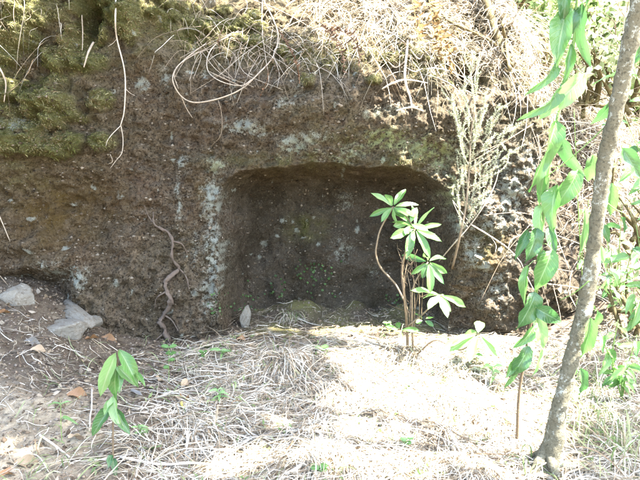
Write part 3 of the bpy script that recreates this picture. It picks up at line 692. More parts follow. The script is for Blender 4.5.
def leaf_kind(kind, mat):
    key = (kind, mat)
    if key not in LM:
        out = []
        for i in range(4):
            if kind == 'lance': m = leaf_mesh('leaf', .85, .85, .8, .15+.16*i, .045, 8, .15*(i-1.5), i)
            elif kind == 'broad': m = leaf_mesh('leaf', .80, .75, .7, .2+.16*i, .06, 8, .2*(i-1.5), i+4)
            elif kind == 'oval': m = leaf_mesh('leaf', 1.15, .75, .4, .06+.07*i, .015, 8, .15*(i-1.5), i+8)
            elif kind == 'round': m = leaf_mesh('leaf', .95, .55, .3, .05+.06*i, .02, 5, 0, i+12)
            elif kind == 'dead': m = leaf_mesh('leaf', .9, .85, 1.0, .1+.15*i, .07, 8, .45*(i-1.5), i+16)
            m.materials.append(M[mat]); out.append(m)
        LM[key] = out
    return LM[key]
def put_leaf(parent, base, tip, width, kind, mat, nrm=None, name='leaf', var=None, label=None):
    base, tip = Vector(base), Vector(tip); d = tip-base; L = d.length; x = d.normalized()
    n = Vector(nrm if nrm is not None else (rng.normal()*.5, -1+rng.normal()*.3, .5+rng.normal()*.3))
    y = n.cross(x).normalized(); z = x.cross(y)
    ms = leaf_kind(kind, mat); o = bpy.data.objects.new(name, ms[int(rng.integers(4)) if var is None else var]); C.objects.link(o)
    mw = Matrix(((x.x, y.x, z.x), (x.y, y.y, z.y), (x.z, y.z, z.z))).to_4x4() @ Matrix.Diagonal((L, width, L, 1))
    off = Vector((0, 0, 0))
    if parent is not None:
        o.parent = parent; off = parent.location.copy()
        if parent.parent is not None: off += parent.parent.location
    mw.translation = base-off; o.matrix_local = mw
    if label: o['label'] = label
    return o
def px_leaf(parent, b, t, wpx, Y, kind, mat, Yt=None, nrm=None, var=None):
    Yt = Y if Yt is None else Yt
    p, q = at(b[0], b[1], Y), at(t[0], t[1], Yt)
    return put_leaf(parent, p, q, wpx/FPX*Y, kind, mat, nrm, var=var)
def jit(s): return s*rng.normal(size=3)

# ------------------------------------------------------------------ the tall leafy plant by the tree
Yp = 2.58
base = on_ground(517, 443); base[2] -= .01
tp = thing('tall_plant', 'tall green plant with drooping glossy leaves left of the slender trunk', 'plant', base)
path = [(517, 445, base[1]), (519, 395, 2.62), (527, 345, 2.6), (536, 293, 2.58), (541, 240, 2.58), (546, 195, 2.57), (553, 140, 2.57), (564, 90, 2.56), (572, 56, 2.55), (577, 0, 2.54), (580, -60, 2.52), (585, -120, 2.5)]
P3 = [at(*p) for p in path]; P3[0] = base.copy()
m = MB(); m.tube(P3[:4], [.0075, .006, .0055], 8, 6, .3, .1); child('lower_stem', m, M['stick'], tp)
m = MB(); m.tube(P3[3:], [.0078, .007, .0065, .005], 8, 6, .6, .12); child('stem', m, M['stem_green'], tp)
TALL = [((561, 84), (546, 126), 9, 'leaf', 2.5), ((584, 74), (555, 113), 18, 'leaf_pale', 2.48), ((557, 118), (537, 192), 19, 'leaf', 2.48), ((561, 138), (573, 176), 15, 'leaf_dark', 2.5),
        ((578, 170), (562, 208), 18, 'leaf', 2.48), ((557, 184), (544, 226), 17, 'leaf', 2.5), ((528, 230), (519, 254), 9, 'leaf_dark', 2.55), ((549, 226), (555, 255), 9, 'leaf_dark', 2.55), ((537, 228), (532, 262), 16, 'leaf_dark', 2.5),
        ((528, 266), (517, 301), 10, 'leaf', 2.5), ((552, 250), (540, 289), 19, 'leaf', 2.48), ((535, 292), (525, 331), 21, 'leaf_dark', 2.5), ((536, 308), (562, 323), 15, 'leaf_dark', 2.48), ((537, 315), (546, 350), 13, 'leaf_pale', 2.52),
        ((534, 325), (525, 350), 10, 'leaf', 2.55), ((541, 345), (537, 377), 9, 'leaf_pale', 2.54), ((528, 346), (518, 379), 15, 'leaf_dark', 2.52), ((521, 358), (506, 376), 8, 'leaf', 2.55), ((512, 362), (519, 386), 10, 'leaf', 2.55),
        ((567, 6), (554, 62), 18, 'leaf', 2.48), ((582, 2), (575, 58), 15, 'leaf_dark', 2.5), ((571, 44), (568, 80), 9, 'leaf', 2.5), ((555, 60), (550, 95), 9, 'leaf', 2.52), ((578, -50), (556, 16), 17, 'leaf_dark', 2.46), ((580, -55), (600, 2), 16, 'leaf', 2.46),
        ((541, 205), (534, 236), 11, 'leaf_pale', 2.52), ((548, 160), (536, 200), 10, 'leaf', 2.52), ((543, 250), (545, 285), 12, 'leaf', 2.54)]
stem_pts = catmull(P3, 12)
for b, t, wd, mt, Y in TALL:
    q = at(b[0], b[1], Y+.04); i = int(np.argmin(np.linalg.norm(stem_pts-q, axis=1)+np.abs(stem_pts[:, 2]-q[2]-.02)*.5))
    pet = MB(); pet.tube([stem_pts[i], (stem_pts[i]+q)/2+[0, 0, .012], q], [.0018, .0014], 5, 4, .7); child('petiole', pet, M['stem_green'], tp)
    px_leaf(tp, b, t, wd*1.08, Y+.04, 'broad' if wd > 11 else 'lance', mt, Y-.02, nrm=(.9*rng.normal(), -.8, .75))

# ------------------------------------------------------------------ the slender leaning tree
tb = on_ground(546, 468)
tr = thing('slender_tree', 'slender grey barked tree leaning right at the right edge', 'tree', tb)
path = [(546, 482, tb[1]), (550, 455, tb[1]), (561, 400, 2.44), (575, 345, 2.42), (588, 290, 2.4), (595, 240, 2.38), (603, 175, 2.35), (615, 115, 2.3), (629, 50, 2.25), (645, -20, 2.2), (668, -110, 2.15), (700, -220, 2.1), (740, -350, 2.05)]
P3 = [at(*p) for p in path]; P3[0] = tb-[.02, 0, .08]
for a in (-2.6, -1.4, -.3, .9, 2.2):
    d = np.array([math.cos(a), math.sin(a), 0]); e = tb+d*.15; e[2] = gz(e[0], e[1])-.025; m = MB()
    m.tube([tb+[0, 0, .10], tb+d*.05+[0, 0, .03], e], [.02, .022, .008], 9, 6, .5, .3); child('root', m, M['bark'], tr)
m = MB(); m.tube(P3, [.066, .044, .031, .028, .031, .0255, .028, .027, .029, .030, .03, .027, .02], 18, 12, .5, .28); child('trunk', m, M['bark'], tr)
for (a, b) in [((612, 120), (545, 178)), ((600, 196), (626, 214)), ((590, 280), (560, 300))]:
    p, q = at(*a, 2.34), at(*b, 2.45); m = MB(); m.tube([p, (p+q)/2+[0, 0, -.01], q], [.003, .0022, .0015], 6, 4, .4); child('branch', m, M['stem_green'], tr)
for k in range(7):
    p = P3[-1]*(k/9)+P3[-3]*(1-k/9); q = p+np.array([rng.normal()*.5, rng.normal()*.5, .35+.4*rng.random()])
    m = MB(); m.tube([p, (p+q)/2+jit(.05), q], [.012, .008, .003], 6, 4, .5); child('branch', m, M['bark'], tr)
for b, t, wd, mt, Y in [((612, 183), (612, 219), 12, 'leaf', 2.4), ((622, 148), (644, 180), 17, 'leaf_dark', 2.42), ((591, 318), (587, 364), 15, 'leaf', 2.36), ((581, 368), (587, 400), 12, 'leaf_dark', 2.38), ((593, 155), (591, 184), 14, 'leaf', 2.42),
                        ((585, 208), (581, 262), 10, 'leaf_pale', 2.45), ((612, 100), (602, 126), 12, 'leaf_dark', 2.34), ((574, 365), (571, 388), 8, 'leaf_pale', 2.42), ((597, 310), (600, 335), 8, 'leaf', 2.4), ((601, 245), (604, 265), 6, 'leaf_pale', 2.4)]:
    px_leaf(tr, b, t, wd, Y, 'broad' if wd > 11 else 'lance', mt, nrm=(.5*rng.normal(), -.8, .7))
P = crown_points([((1.9, 1.9, 4.0, .8, .8, .45), 1.0)], 2600, .25); P = P[overhead(P)]; P = P[~sun_gap(P, .1)]
m = MB(); leaf_soup(m, P, .11+.04*rng.random(len(P)), .034, UP); child('crown', m, M['canopy'], tr)

# ------------------------------------------------------------------ the whorled shrub in front of the niche
sb = on_ground(408, 352); sh = thing('whorled_shrub', 'spindly shrub with whorls of narrow green leaves before the niche', 'shrub', sb)
hubs = [(393, 207, 3.62), (415, 229, 3.58), (428, 262, 3.56), (440, 295, 3.5), (478, 334, 3.4), (384, 222, 3.64)]
H = [at(*h) for h in hubs]
m = MB()
m.tube([sb-[0, 0, .03], at(406, 310, 3.6), at(402, 270, 3.62), at(408, 245, 3.6), H[1]], [.010, .008, .0065, .005], 8, 6, .4, .15)
m.tube([sb+[.03, 0, -.02], at(412, 310, 3.58), at(414, 285, 3.57), H[2]], [.007, .006, .005, .004], 7, 6, .6, .15)
m.tube([at(408, 326, 3.6), at(425, 312, 3.55), H[3]], [.006, .005, .004], 7, 6, .6, .15)
m.tube([sb+[.05, -.05, 0], at(436, 340, 3.48), at(460, 350, 3.42), H[4]+[0, 0, -.02]], [.006, .005, .004], 7, 6, .8)
m.tube([H[1], at(404, 214, 3.6), H[0]], [.005, .004, .004], 7, 5, .5)
m.tube([at(404, 300, 3.62), at(396, 285, 3.66), at(390, 278, 3.67), at(381, 268, 3.68), at(376, 255, 3.67), at(377, 243, 3.66), at(381, 228, 3.65), H[0]], [.006, .0055, .0055, .0055, .005, .005, .0045], 8, 6, .9, .12)
for k in range(7):
    x0 = rng.uniform(396, 424); m.tube([at(x0, rng.uniform(318, 335), 3.6), at(x0+rng.normal()*4, 285, 3.6+.05*rng.normal()), at(x0+rng.normal()*8-3, rng.uniform(235, 270), 3.6+.05*rng.normal())], [.0025, .002, .001], 5, 5, rng.random())
    for q in range(5):
        c0 = at(x0+rng.normal()*4, rng.uniform(250, 320), 3.6); e0 = c0+np.array([.05*rng.normal(), .03*rng.normal(), .03+.03*rng.random()]); m.tube([c0, (c0+e0)/2+jit(.006), e0], [.0014, .0007], 4, 4, rng.random())
child('stems', m, M['stick'], sh)
def whorl(c, n, L, W, axis_, spread, mats, a0=0.0, parent=sh, lean=(0, 0, 0)):
    ax = norm(np.array(axis_, float)); e1 = norm(np.cross(ax, [0.2, 1, .1])); e2 = np.cross(ax, e1)
    for k in range(n):
        a = a0+k*6.2832/n+.18*rng.normal(); el = spread+.22*rng.normal()
        d = norm((math.cos(a)*e1+math.sin(a)*e2)*math.cos(el)+ax*math.sin(el)+np.array(lean)); l = L*(.8+.35*rng.random())
        b = c+d*.012
        d = norm(d-UP*max(0, .35*rng.normal())); l *= rng.uniform(.55, 1.08)**.7
        put_leaf(parent, b, b+d*l, W*(.75+.45*rng.random()), 'oval', mats[k % len(mats)], ax+.3*rng.normal(size=3))
whorl(H[0], 9, .175, .042, (-.15, -.75, .65), .12, ['leaf', 'leaf', 'leaf_pale'], .3)
whorl(H[1], 10, .185, .043, (.15, -.75, .6), .10, ['leaf'], .1)
whorl(H[1]+[-.03, -.01, .03], 4, .12, .05, (-.3, -.6, .7), .2, ['leaf_pale'], 1.1)
whorl(H[2], 8, .15, .04, (.05, -.7, .5), .0, ['leaf', 'leaf_dark'], .4, lean=(0, 0, -.35))
whorl(H[3], 8, .16, .048, (.1, -.5, .8), -.1, ['leaf_pale'], .2, lean=(0, 0, -.2))  # sun glare put into the pale leaf colour, here and on the next whorl
whorl(H[4], 8, .2, .062, (.1, -.4, .9), -.1, ['leaf_pale'], .6, lean=(0, 0, -.15))
whorl(at(400, 330, 3.55), 4, .09, .03, (0, -.6, .8), .1, ['leaf'], .3); whorl(at(424, 320, 3.52), 4, .07, .026, (0, -.6, .8), .1, ['leaf', 'leaf_dark'], .8)

# ------------------------------------------------------------------ the small sapling at the lower left
b0 = on_ground(113, 468); sp_ = thing('sapling', 'young sapling with hanging lance leaves on the bare soil', 'sapling', b0)
Ys = b0[1]
pp = [b0-[0, 0, .02], at(113, 430, Ys), at(114, 400, Ys), at(117, 372, Ys-.02), at(118, 350, Ys-.03)]
m = MB(); m.tube(pp, [.004, .0035, .003, .002], 7, 6, .4, .1); child('stem', m, M['stick'], sp_)
for b, t, wd, mt in [((116, 353), (98, 395), 12, 'leaf_pale'), ((119, 350), (138, 380), 13, 'leaf'), ((117, 368), (109, 398), 12, 'leaf'), ((117, 366), (131, 380), 8, 'leaf_pale'), ((114, 394), (116, 424), 10, 'leaf_pale'),
                     ((112, 405), (92, 433), 10, 'leaf_dark'), ((116, 408), (127, 432), 9, 'leaf_dark'), ((118, 372), (122, 386), 6, 'leaf'), ((136, 372), (144, 384), 5, 'leaf'), ((112, 455), (108, 464), 6, 'leaf_dark'), ((113, 458), (116, 472), 6, 'leaf_dark'), ((113, 400), (104, 412), 7, 'leaf')]:
    px_leaf(sp_, b, (b[0]+(t[0]-b[0])*1.12, b[1]+(t[1]-b[1])*1.12), wd*1.1, Ys-.02, 'lance', mt, Ys-.08, nrm=(.4*rng.normal(), -.8, .8))

# ------------------------------------------------------------------ heath shrub on the corner of the rock
hb = on_rock(452, 268, .01); hs = thing('heath_shrub', 'grey green feathery heath shrub on the corner right of the niche', 'shrub', hb)
m = MB(); fo = MB()
def shoot(pts, r, dens=1.0, ln=.012):
    Q = catmull(pts, 10); m.tube(pts, [r, r*.6, r*.3], 5, 5, rng.random())
    n = int(270*dens*np.linalg.norm(np.diff(Q, axis=0), axis=1).sum()/.4)
    i = rng.integers(0, len(Q)-1, n); f = rng.random((n, 1)); S = Q[i]*(1-f)+Q[i+1]*f; T = norm(Q[i+1]-Q[i])
    D = norm(T*.8+rng.normal(size=(n, 3))*.75)
    blades(fo, S, D, ln*(.6+.8*rng.random(n)), .0012, .05, 2, .02)
trunkpts = [hb, at(460, 235, 3.78), at(466, 205, 3.76), at(469, 170, 3.75), at(471, 135, 3.74), at(474, 100, 3.74), at(470, 68, 3.74)]
m.tube(trunkpts, [.008, .007, .006, .005, .004, .003], 6, 6, .3, .1)
tq = catmull(trunkpts, 10)
tips = [(470, 62), (478, 72), (463, 85), (485, 92), (455, 108), (492, 118), (505, 128), (516, 124), (498, 150), (510, 150), (487, 140), (460, 130), (464, 150), (480, 165), (492, 172), (476, 120), (458, 180), (462, 165), (484, 190), (472, 200), (452, 95), (500, 105), (468, 108), (482, 108)]
for tx, ty in tips:
    e = at(tx, ty, 3.72+.07*rng.normal()); zt = e[2]-rng.uniform(.16, .32); i = int(np.argmin(np.abs(tq[:, 2]-zt))); s0 = tq[i]
    mid = s0*.45+e*.55+np.array([(e[0]-s0[0])*.25, -.02, -.01]); shoot([s0, mid, e], .0028, 1.4)
    for k in range(4):
        f = rng.uniform(.35, .9); c0 = s0*(1-f)+e*f+.25*(mid-(s0+e)/2); e2 = c0+norm(e-s0)*rng.uniform(.05, .12)+jit(.025); shoot([c0, (c0+e2)/2+jit(.006), e2], .0015, 1.6)
child('stems', m, M['twig'], hs); child('foliage', fo, M['heath'], hs, kind='stuff')

# ------------------------------------------------------------------ roots and twigs on the rock
def rock_path(pts, off=.012, extra=None):
    out = []
    for i, p in enumerate(pts):
        q = on_rock(p[0], p[1]); a = np.arange(10)*.628; q[1] = min(q[1], float(np.min(rockY(q[0]+.025*np.cos(a), q[2]+.025*np.sin(a)))) if q[1] < 4.25 else q[1]); q[1] -= off+(p[2] if len(p) > 2 else 0); out.append(q)
    return out
def z2(pts, ox, oy, k=.34375): return [(ox+k*p[0], oy+k*p[1]) for p in pts]
# the long pale root hanging on the left
m = MB(); rp = rock_path(z2([(352, -20), (352, 60), (353, 120), (368, 200), (380, 265), (370, 330), (364, 368)], 0, 0), .05)
hr = thing('hanging_root', 'thin pale root hanging straight down the mossy left rock', 'root', rp[-1])
m.tube(rp, [.0055, .005, .0045, .004, .0035, .003], 7, 6, .9, .15); child('main_root', m, M['twig'], hr)
for pts, r in [([(364, 368), (345, 395), (328, 412), (323, 428)], .0026), ([(364, 368), (368, 405), (366, 445), (345, 468), (330, 490)], .0026), ([(353, 118), (340, 132), (322, 140)], .0018), ([(380, 265), (390, 276), (402, 282)], .002), ([(330, 450), (338, 470), (325, 478)], .0016)]:
    m = MB(); m.tube(rock_path(z2(pts, 0, 0), .045), [r, r*.8, r*.5], 6, 5, .8, .1); child('rootlet', m, M['twig'], hr)
# the gnarled root creeping down beside the niche
m = MB(); m.tube(rock_path([(154, 212), (156, 224), (168, 232), (175, 240), (174, 257), (180, 268), (169, 279), (167, 291), (172, 300), (165, 314), (161, 321), (166, 331), (173, 343)], .008),
                 [.003, .006, .010, .007, .008, .009, .012, .010, .013, .010, .014, .016, .018], 10, 8, .5, 1.4)
for pts in ([(175, 240), (183, 244), (188, 254)], [(167, 291), (158, 297), (155, 308)], [(180, 268), (187, 276), (190, 290)], [(165, 314), (173, 320), (180, 334)], [(156, 224), (149, 216), (147, 205)], [(166, 331), (158, 338), (150, 345)]): m.tube(rock_path(pts, .004), [.006, .004, .002], 6, 6, .5, .8)
single('gnarled_root', m, M['root'], 'gnarled brown root winding down the rock left of the niche', 'root')
# tangle of dry roots over the ledge
tg = thing('root_tangle', 'loop of tangled bleached roots hanging over the ledge', 'roots', on_rock(265, 20))
TAN = [([(300, -10), (305, 10), (330, 60), (345, 110), (330, 170), (290, 220), (240, 262), (180, 292), (110, 302), (70, 285), (45, 245), (50, 215), (70, 190), (110, 165), (138, 150)], .0058, .05),
       ([(230, 95), (170, 130), (145, 170), (148, 215), (185, 243), (240, 252), (270, 235)], .0042, .05), ([(68, 284), (82, 318), (100, 345)], .003, .04), ([(175, 292), (186, 340), (182, 395), (155, 425)], .0018, .05),
       ([(135, 150), (100, 205), (96, 280)], .0018, .04), ([(138, 130), (80, 180), (52, 220), (60, 262)], .003, .05), ([(250, 110), (200, 110), (140, 150), (90, 175), (48, 230)], .0025, .055), ([(300, 0), (298, 60), (300, 100), (295, 140)], .005, .05),
       ([(260, 0), (330, 25), (400, 60), (470, 105), (520, 130)], .0045, .03), ([(150, 215), (195, 235), (255, 262)], .003, .055), ([(300, 110), (310, 180), (318, 240), (300, 270)], .0025, .03), ([(345, 110), (325, 150), (300, 190), (290, 240)], .002, .04)]
for pts, r, off in TAN:
    m = MB(); m.tube(rock_path(z2(pts, 160, 0), off), [r*.85, r*.75, r*.5], 7, 5, rng.uniform(.3, .75), .12); child('root', m, M['twig'], tg)
m = MB()
for k in range(60):
    x0, y0 = rng.uniform(190, 275), rng.uniform(18, 60); a = rng.uniform(.3, 3.0); l = rng.uniform(20, 55)
    pts = [(x0, y0), (x0+l*.5*math.cos(a)+rng.normal()*6, y0+l*.5*math.sin(a)*.7+rng.normal()*5), (x0+l*math.cos(a+.6*rng.normal()), min(110, y0+l*math.sin(a)))]
    m.tube(rock_path(pts, .03+.03*rng.random()), [.0016, .001], 4, 5, rng.random())
child('fine_roots', m, M['twig'], tg, kind='stuff')
# white roots under the ledge
wr = thing('white_root', 'forked white root dangling on the rock above the niche', 'root', on_rock(404, 80))
for pts, r in [([(195, 120), (190, 150), (186, 230), (200, 290), (205, 325)], .008), ([(120, 262), (150, 245), (190, 235), (250, 245)], .0065), ([(160, 325), (205, 316), (240, 326)], .006), ([(190, 180), (160, 200), (135, 190)], .005), ([(200, 150), (225, 175), (240, 160)], .005), ([(188, 200), (210, 215), (235, 205)], .004)]:
    m = MB(); m.tube(rock_path(z2(pts, 340, 0), .035), [r*.7, r, r*.5], 8, 5, .95, .2); child('root_branch', m, M['twig'], wr)
# dead twigs over the pillar
for nm, lab, grp in [('dead_branch', 'thin dead branch slanting across the pillar right of the niche', [([(285, 262), (320, 205), (365, 165), (410, 100), (440, 45), (455, 0)], .0045), ([(310, 85), (370, 155)], .002), ([(365, 165), (340, 130), (312, 90)], .0025)]),
                     ('dead_branch', 'pale forked twig lying against the right rock', [([(370, 155), (430, 190), (480, 225), (510, 260), (525, 285)], .0045), ([(480, 225), (490, 200), (530, 180), (550, 178)], .0032), ([(430, 190), (445, 215), (440, 235)], .0022), ([(525, 285), (545, 330), (560, 350)], .003)])]:
    t_ = thing(nm, lab, 'branch', on_rock(*z2([grp[0][0][0]], 340, 170)[0]))
    for pts, r in grp:
        m = MB(); m.tube(rock_path(z2(pts, 340, 170), .05), [r, r*.8, r*.5], 7, 5, .8, .15); child('twig', m, M['twig'], t_)
for lab, pts, r in [('dry root curling down the mossy far left rock', [(-4, 52, .04), (8, 66, .05), (16, 84, .05), (14, 104, .04)], .006), ('short dead stick jammed in the dark hole', [(92, 22), (90, 38, .03), (88, 53, .02)], .004),
                    ('grey stick slanting below the dark hole', [(101, 47, .02), (95, 56, .03), (90, 70, .02)], .007), ('thin dry twig bent over the crevice at the left edge', [(3, 205, .05), (10, 222, .06), (17, 240, .05)], .004),
                    ('slender twig over the crevice at the far left', [(-4, 240, .12), (10, 265, .15), (28, 290, .12)], .003)]:
    m = MB(); m.tube(rock_path(pts), [r, r*.8, r*.5], 7, 6, .6, .2); single('dead_twig', m, M['twig'], lab, 'twig', None, 'dead twigs on the left rock')
# mossy old stems on the slope
for lab, pts, r in [('thick mossy stem on the slope above the dark hole', [(470, -20, .1), (483, 8, .1), (492, 30, .04), (507, 62, .02)], .03), ('mossy stem rising behind the heath shrub', [(505, 72, .05), (500, 45, .12), (497, 25, .16), (515, 5, .2), (530, -20, .25)], .011),
                    ('mossy root arching along the slope edge', [(425, -10, .05), (443, 20, .06), (468, 34, .07), (491, 46, .07), (510, 68, .02)], .011), ('dark mossy stump at the top of the slope', [(432, -30, .1), (430, 0, .1), (436, 22, .05)], .04)]:
    m = MB(); m.tube(rock_path(pts), [r, r*.9, r*.7], 10, 8, .5, .4); single('mossy_stem', m, M['bark_moss'], lab, 'stem', None, 'mossy stems on the slope')

# ------------------------------------------------------------------ dead ferns
def frond(name, lab, pts, n, L, W, mat, curl=.6, sag=.5, rw=.003, grp=None):
    """pts: world points along the midrib"""
    Q = catmull(pts, 14); t_ = thing(name, lab, 'fern', pts[0], grp)
    m = MB(); m.tube(pts, [rw, rw*.7, rw*.3], 6, 6, .5); child('midrib', m, M[mat], t_)
    lf = MB(); T = np.gradient(Q, axis=0); T = norm(T)
    idx = np.linspace(1, len(Q)-1, n)
    for k, i in enumerate(idx):
        i0 = int(i); p = Q[min(i0, len(Q)-1)]; tt = T[min(i0, len(Q)-1)]; sdir = norm(np.cross(tt, [0, -1, .3])); f = k/(n-1); l = L*math.sin(math.pi*(.12+.83*f))**.7*rng.uniform(.6, 1.1)
        for sg in (-1, 1):
            if rng.random() < .12: continue
            d = norm(sdir*sg+tt*(.35+.35*rng.normal())+jit(.3)); nn = norm(np.cross(d, tt)*sg+jit(.1)); s = 7
            u = np.linspace(0, 1, s)[:, None]; ang = curl*3.0*u*(1+.3*rng.normal())
            path = p+np.cumsum(np.vstack([np.zeros((1, 3)), (d*np.cos(ang[1:])+nn*np.sin(ang[1:])-UP*sag*u[1:])*l/(s-1)]), axis=0)
            wv = norm(tt+jit(.1)); hw = W*np.interp(u[:, 0], [0, .3, 1], [.6, 1, .15])*(1+.35*np.sin(np.arange(s)*3.1))
            lf.ribbons(path[None], hw[None], wv[None], np.array([rng.random()]))
    child('leaflets', lf, M[mat], t_, kind='stuff')
def rk(px, py, off): return on_rock(px, py, off+.17)
G = 'dead ferns hanging over the ledge'
frond('dead_fern', 'golden dead fern frond hanging leftmost above the white root', [rk(400, -12, .12), rk(406, 12, .13), rk(410, 35, .12), rk(413, 58, .10)], 22, .14, .017, 'fern_dry', .5, .5, .004, G)
frond('dead_fern', 'golden dead fern frond hanging in the sunny middle of the slope', [rk(415, -12, .14), rk(421, 10, .15), rk(425, 36, .14), rk(432, 66, .1)], 24, .14, .017, 'fern_dry', .6, .5, .004, G)
frond('dead_fern', 'golden dead fern frond drooping lowest beside the heath shrub', [rk(424, 22, .10), rk(432, 42, .12), rk(440, 60, .10), rk(444, 78, .06)], 18, .11, .014, 'fern_dry', .7, .5, .003, G)
frond('dead_fern', 'curled brown fern tail hanging below the root tangle', [rk(281, 38, .06), rk(289, 52, .07), rk(297, 68, .06), rk(301, 87, .04)], 22, .05, .012, 'fern_brown', 1.3, .2, .004, G)
frond('dead_fern', 'brown withered fern hanging left of the two under the ledge', [rk(322, 32, .05), rk(334, 44, .08), rk(341, 60, .07), rk(343, 82, .04)], 18, .10, .012, 'fern_brown', 1.0, .6, .003, G)
frond('dead_fern', 'brown withered fern fanning over the middle of the ledge', [rk(330, 36, .06), rk(345, 42, .09), rk(356, 56, .08), rk(357, 76, .04)], 18, .10, .012, 'fern_brown', .9, .6, .003, G)
frond('dead_fern', 'small curled fern frond inside the root tangle', [rk(228, 36, .05), rk(224, 48, .07), rk(226, 62, .05)], 10, .035, .007, 'fern_brown', 1.2, .4, .002, G)
frond('dead_fern', 'little brown fern dangling under the root loop', [rk(268, 70, .04), rk(271, 82, .05), rk(262, 104, .03)], 10, .03, .006, 'fern_brown', 1.2, .4, .002, G)

# ------------------------------------------------------------------ stones
def stone_mesh(seed, sub=14, cuts=15):
    r = np.random.default_rng(seed); fs = []; Vs = []; n0 = 0
    u = np.linspace(-1, 1, sub)
    A, B = np.meshgrid(u, u, indexing='ij'); O = np.ones_like(A)
    for f in (np.stack([A, B, O], -1), np.stack([B, A, -O], -1), np.stack([O, A, B], -1), np.stack([-O, B, A], -1), np.stack([B, O, A], -1), np.stack([A, -O, B], -1)):
        Vs.append(f.reshape(-1, 3)); fs.append(grid_faces(sub, sub)+n0); n0 += sub*sub
    V = norm(np.vstack(Vs))
    for k in range(cuts):
        d = norm(r.normal(size=3)); h = r.uniform(.55, .85); e = np.maximum(V@d-h, 0); V = V-e[:, None]*d*.92
    V = V+norm(V)*(.07*fbm(V[:, 0]+seed, V[:, 1], V[:, 2], 1.8, 3)+.02*noise(V[:, 0]*9, V[:, 1]*9, V[:, 2]*9))[:, None]
    return mesh_from('stone', V, [np.vstack(fs)])
for k, (px, py, lx, ly, lz, rz, ry, lab) in enumerate([
        (17, 300, .13, .10, .10, .2, 0, 'rounded grey stone at the left edge under the crevice'), (66, 331, .16, .10, .07, -.2, .05, 'flat pale grey stone lying on the soil at left'),
        (86, 313, .22, .08, .055, -.7, .22, 'long narrow grey stone leaning against the rock foot'), (98, 323, .06, .05, .045, .4, 0, 'small grey stone at the end of the long one'),
        (246, 314, .05, .045, .10, .1, .05, 'upright pale stone standing inside the niche corner')]):
    p = on_ground(px, py); p[2] += lz*.05
    if k == 2: p[1] -= .16; p[2] = gz(p[0], p[1])+.02
    if k == 3: p[1] -= .08; p[2] = gz(p[0], p[1])+.01
    if k == 4: p = at(246, 322, 4.22); p[2] = gz(p[0], p[1])+.06
    o = obj('stone', stone_mesh(k+40), M['stone'], None, lab, 'stone', 'loose stones at the foot of the rock', None, p)
    o.scale = (lx, ly, lz); o.rotation_euler = (0, ry, rz)

# ------------------------------------------------------------------ fallen leaves
for px, py, lpx, wpx, mt, ang, lab in [
        (80, 397, 23, 9, 'leaf_rust', .4, 'rust brown fallen leaf left of the sapling'), (188, 387, 18, 10, 'leaf_tan', 1.0, 'broad tan fallen leaf right of the sapling'), (184, 399, 18, 8, 'leaf_rust', 2.0, 'reddish fallen leaf beside the tan one'),
        (184, 408, 14, 7, 'leaf_yellow', 1.6, 'yellow green fallen leaf below the tan one'), (40, 352, 16, 6, 'leaf_tan', .3, 'tan fallen leaf near the grey leaf at left'), (34, 345, 19, 5, 'leaf_grey', -.1, 'narrow grey fallen leaf on the dark soil'),
        (6, 314, 13, 8, 'leaf_rust', 1.2, 'orange brown fallen leaf at the left edge by the stone'), (30, 466, 28, 10, 'leaf_tan', .2, 'long tan fallen leaf in the bottom left corner'), (10, 476, 20, 9, 'leaf_rust', .9, 'rust fallen leaf cut by the bottom left corner'),
        (161, 381, 12, 9, 'leaf_tan', 1.4, 'pale pinkish fallen leaf below the small vine'), (110, 341, 18, 6, 'leaf_rust', .1, 'brown fallen leaf below the flat grey stone'), (92, 341, 14, 5, 'leaf_rust', .7, 'dark brown fallen leaf under the long stone'),
        (84, 363, 12, 6, 'leaf_tan', 1.9, 'small tan fallen leaf above the rust one'), (243, 341, 12, 6, 'leaf_rust', .5, 'small brown fallen leaf below the niche corner'), (512, 424, 12, 9, 'leaf_yellow', 1.5, 'yellow fallen leaf at the foot of the tall plant'),
        (136, 396, 16, 5, 'leaf_grey', -.5, 'greyish curled fallen leaf right of the sapling stem'), (76, 440, 16, 7, 'leaf_tan', .8, 'tan fallen leaf left of the sapling foot'), (394, 350, 9, 5, 'leaf_rust', .6, 'orange brown leaf at the foot of the shrub'),
        (215, 428, 14, 6, 'leaf_tan', .4, 'tan fallen leaf in the straw at lower centre'), (622, 372, 22, 10, 'leaf_rust', .3, 'brown fallen leaf in straw at the right edge')]:
    p = on_ground(px, py); L = lpx/FPX*p[1]*1.1; d = np.array([math.cos(ang), math.sin(ang), .05]); b = p+[0, 0, .016]-d*L/2
    o = put_leaf(None, b, b+d*L, wpx/FPX*p[1]*1.15, 'dead', mt, (.25*rng.normal(), -.35, 1), 'fallen_leaf')
    o['label'] = lab; o['category'] = 'leaf'; o['group'] = 'fallen leaves on the ground'

# ------------------------------------------------------------------ small green plants
def seedling(name, lab, px, py, h, leaves, mat, kind='round', L=.03, W=.022, grp='seedlings on the ground', dead=False):
    p = on_ground(px, py); t_ = thing(name, lab, 'plant', p, grp); m = MB()
    top = p+[.01*rng.normal(), -.01, h]; m.tube([p-[0, 0, .01], (p+top)/2+jit(.004), top], [.0016, .0012], 5, 4, .5); child('stem', m, M['stem_green'], t_)
    for k in range(leaves):
        f = 1-.75*(k//2)/max(1, (leaves+1)//2); c = p*(1-f)+top*f; a = k*2.6+rng.random(); d = norm(np.array([math.cos(a), math.sin(a)*.7-.2, .25])); l = L*(.75+.5*rng.random())
        put_leaf(t_, c, c+d*l, W*(.8+.4*rng.random()), kind, mat, (.2*rng.normal(), -.5, .9))
    return t_
seedling('seedling', 'two leaved seedling at the front edge of the niche floor', 321, 352, .03, 3, 'leaf_pale', 'round', .045, .032)
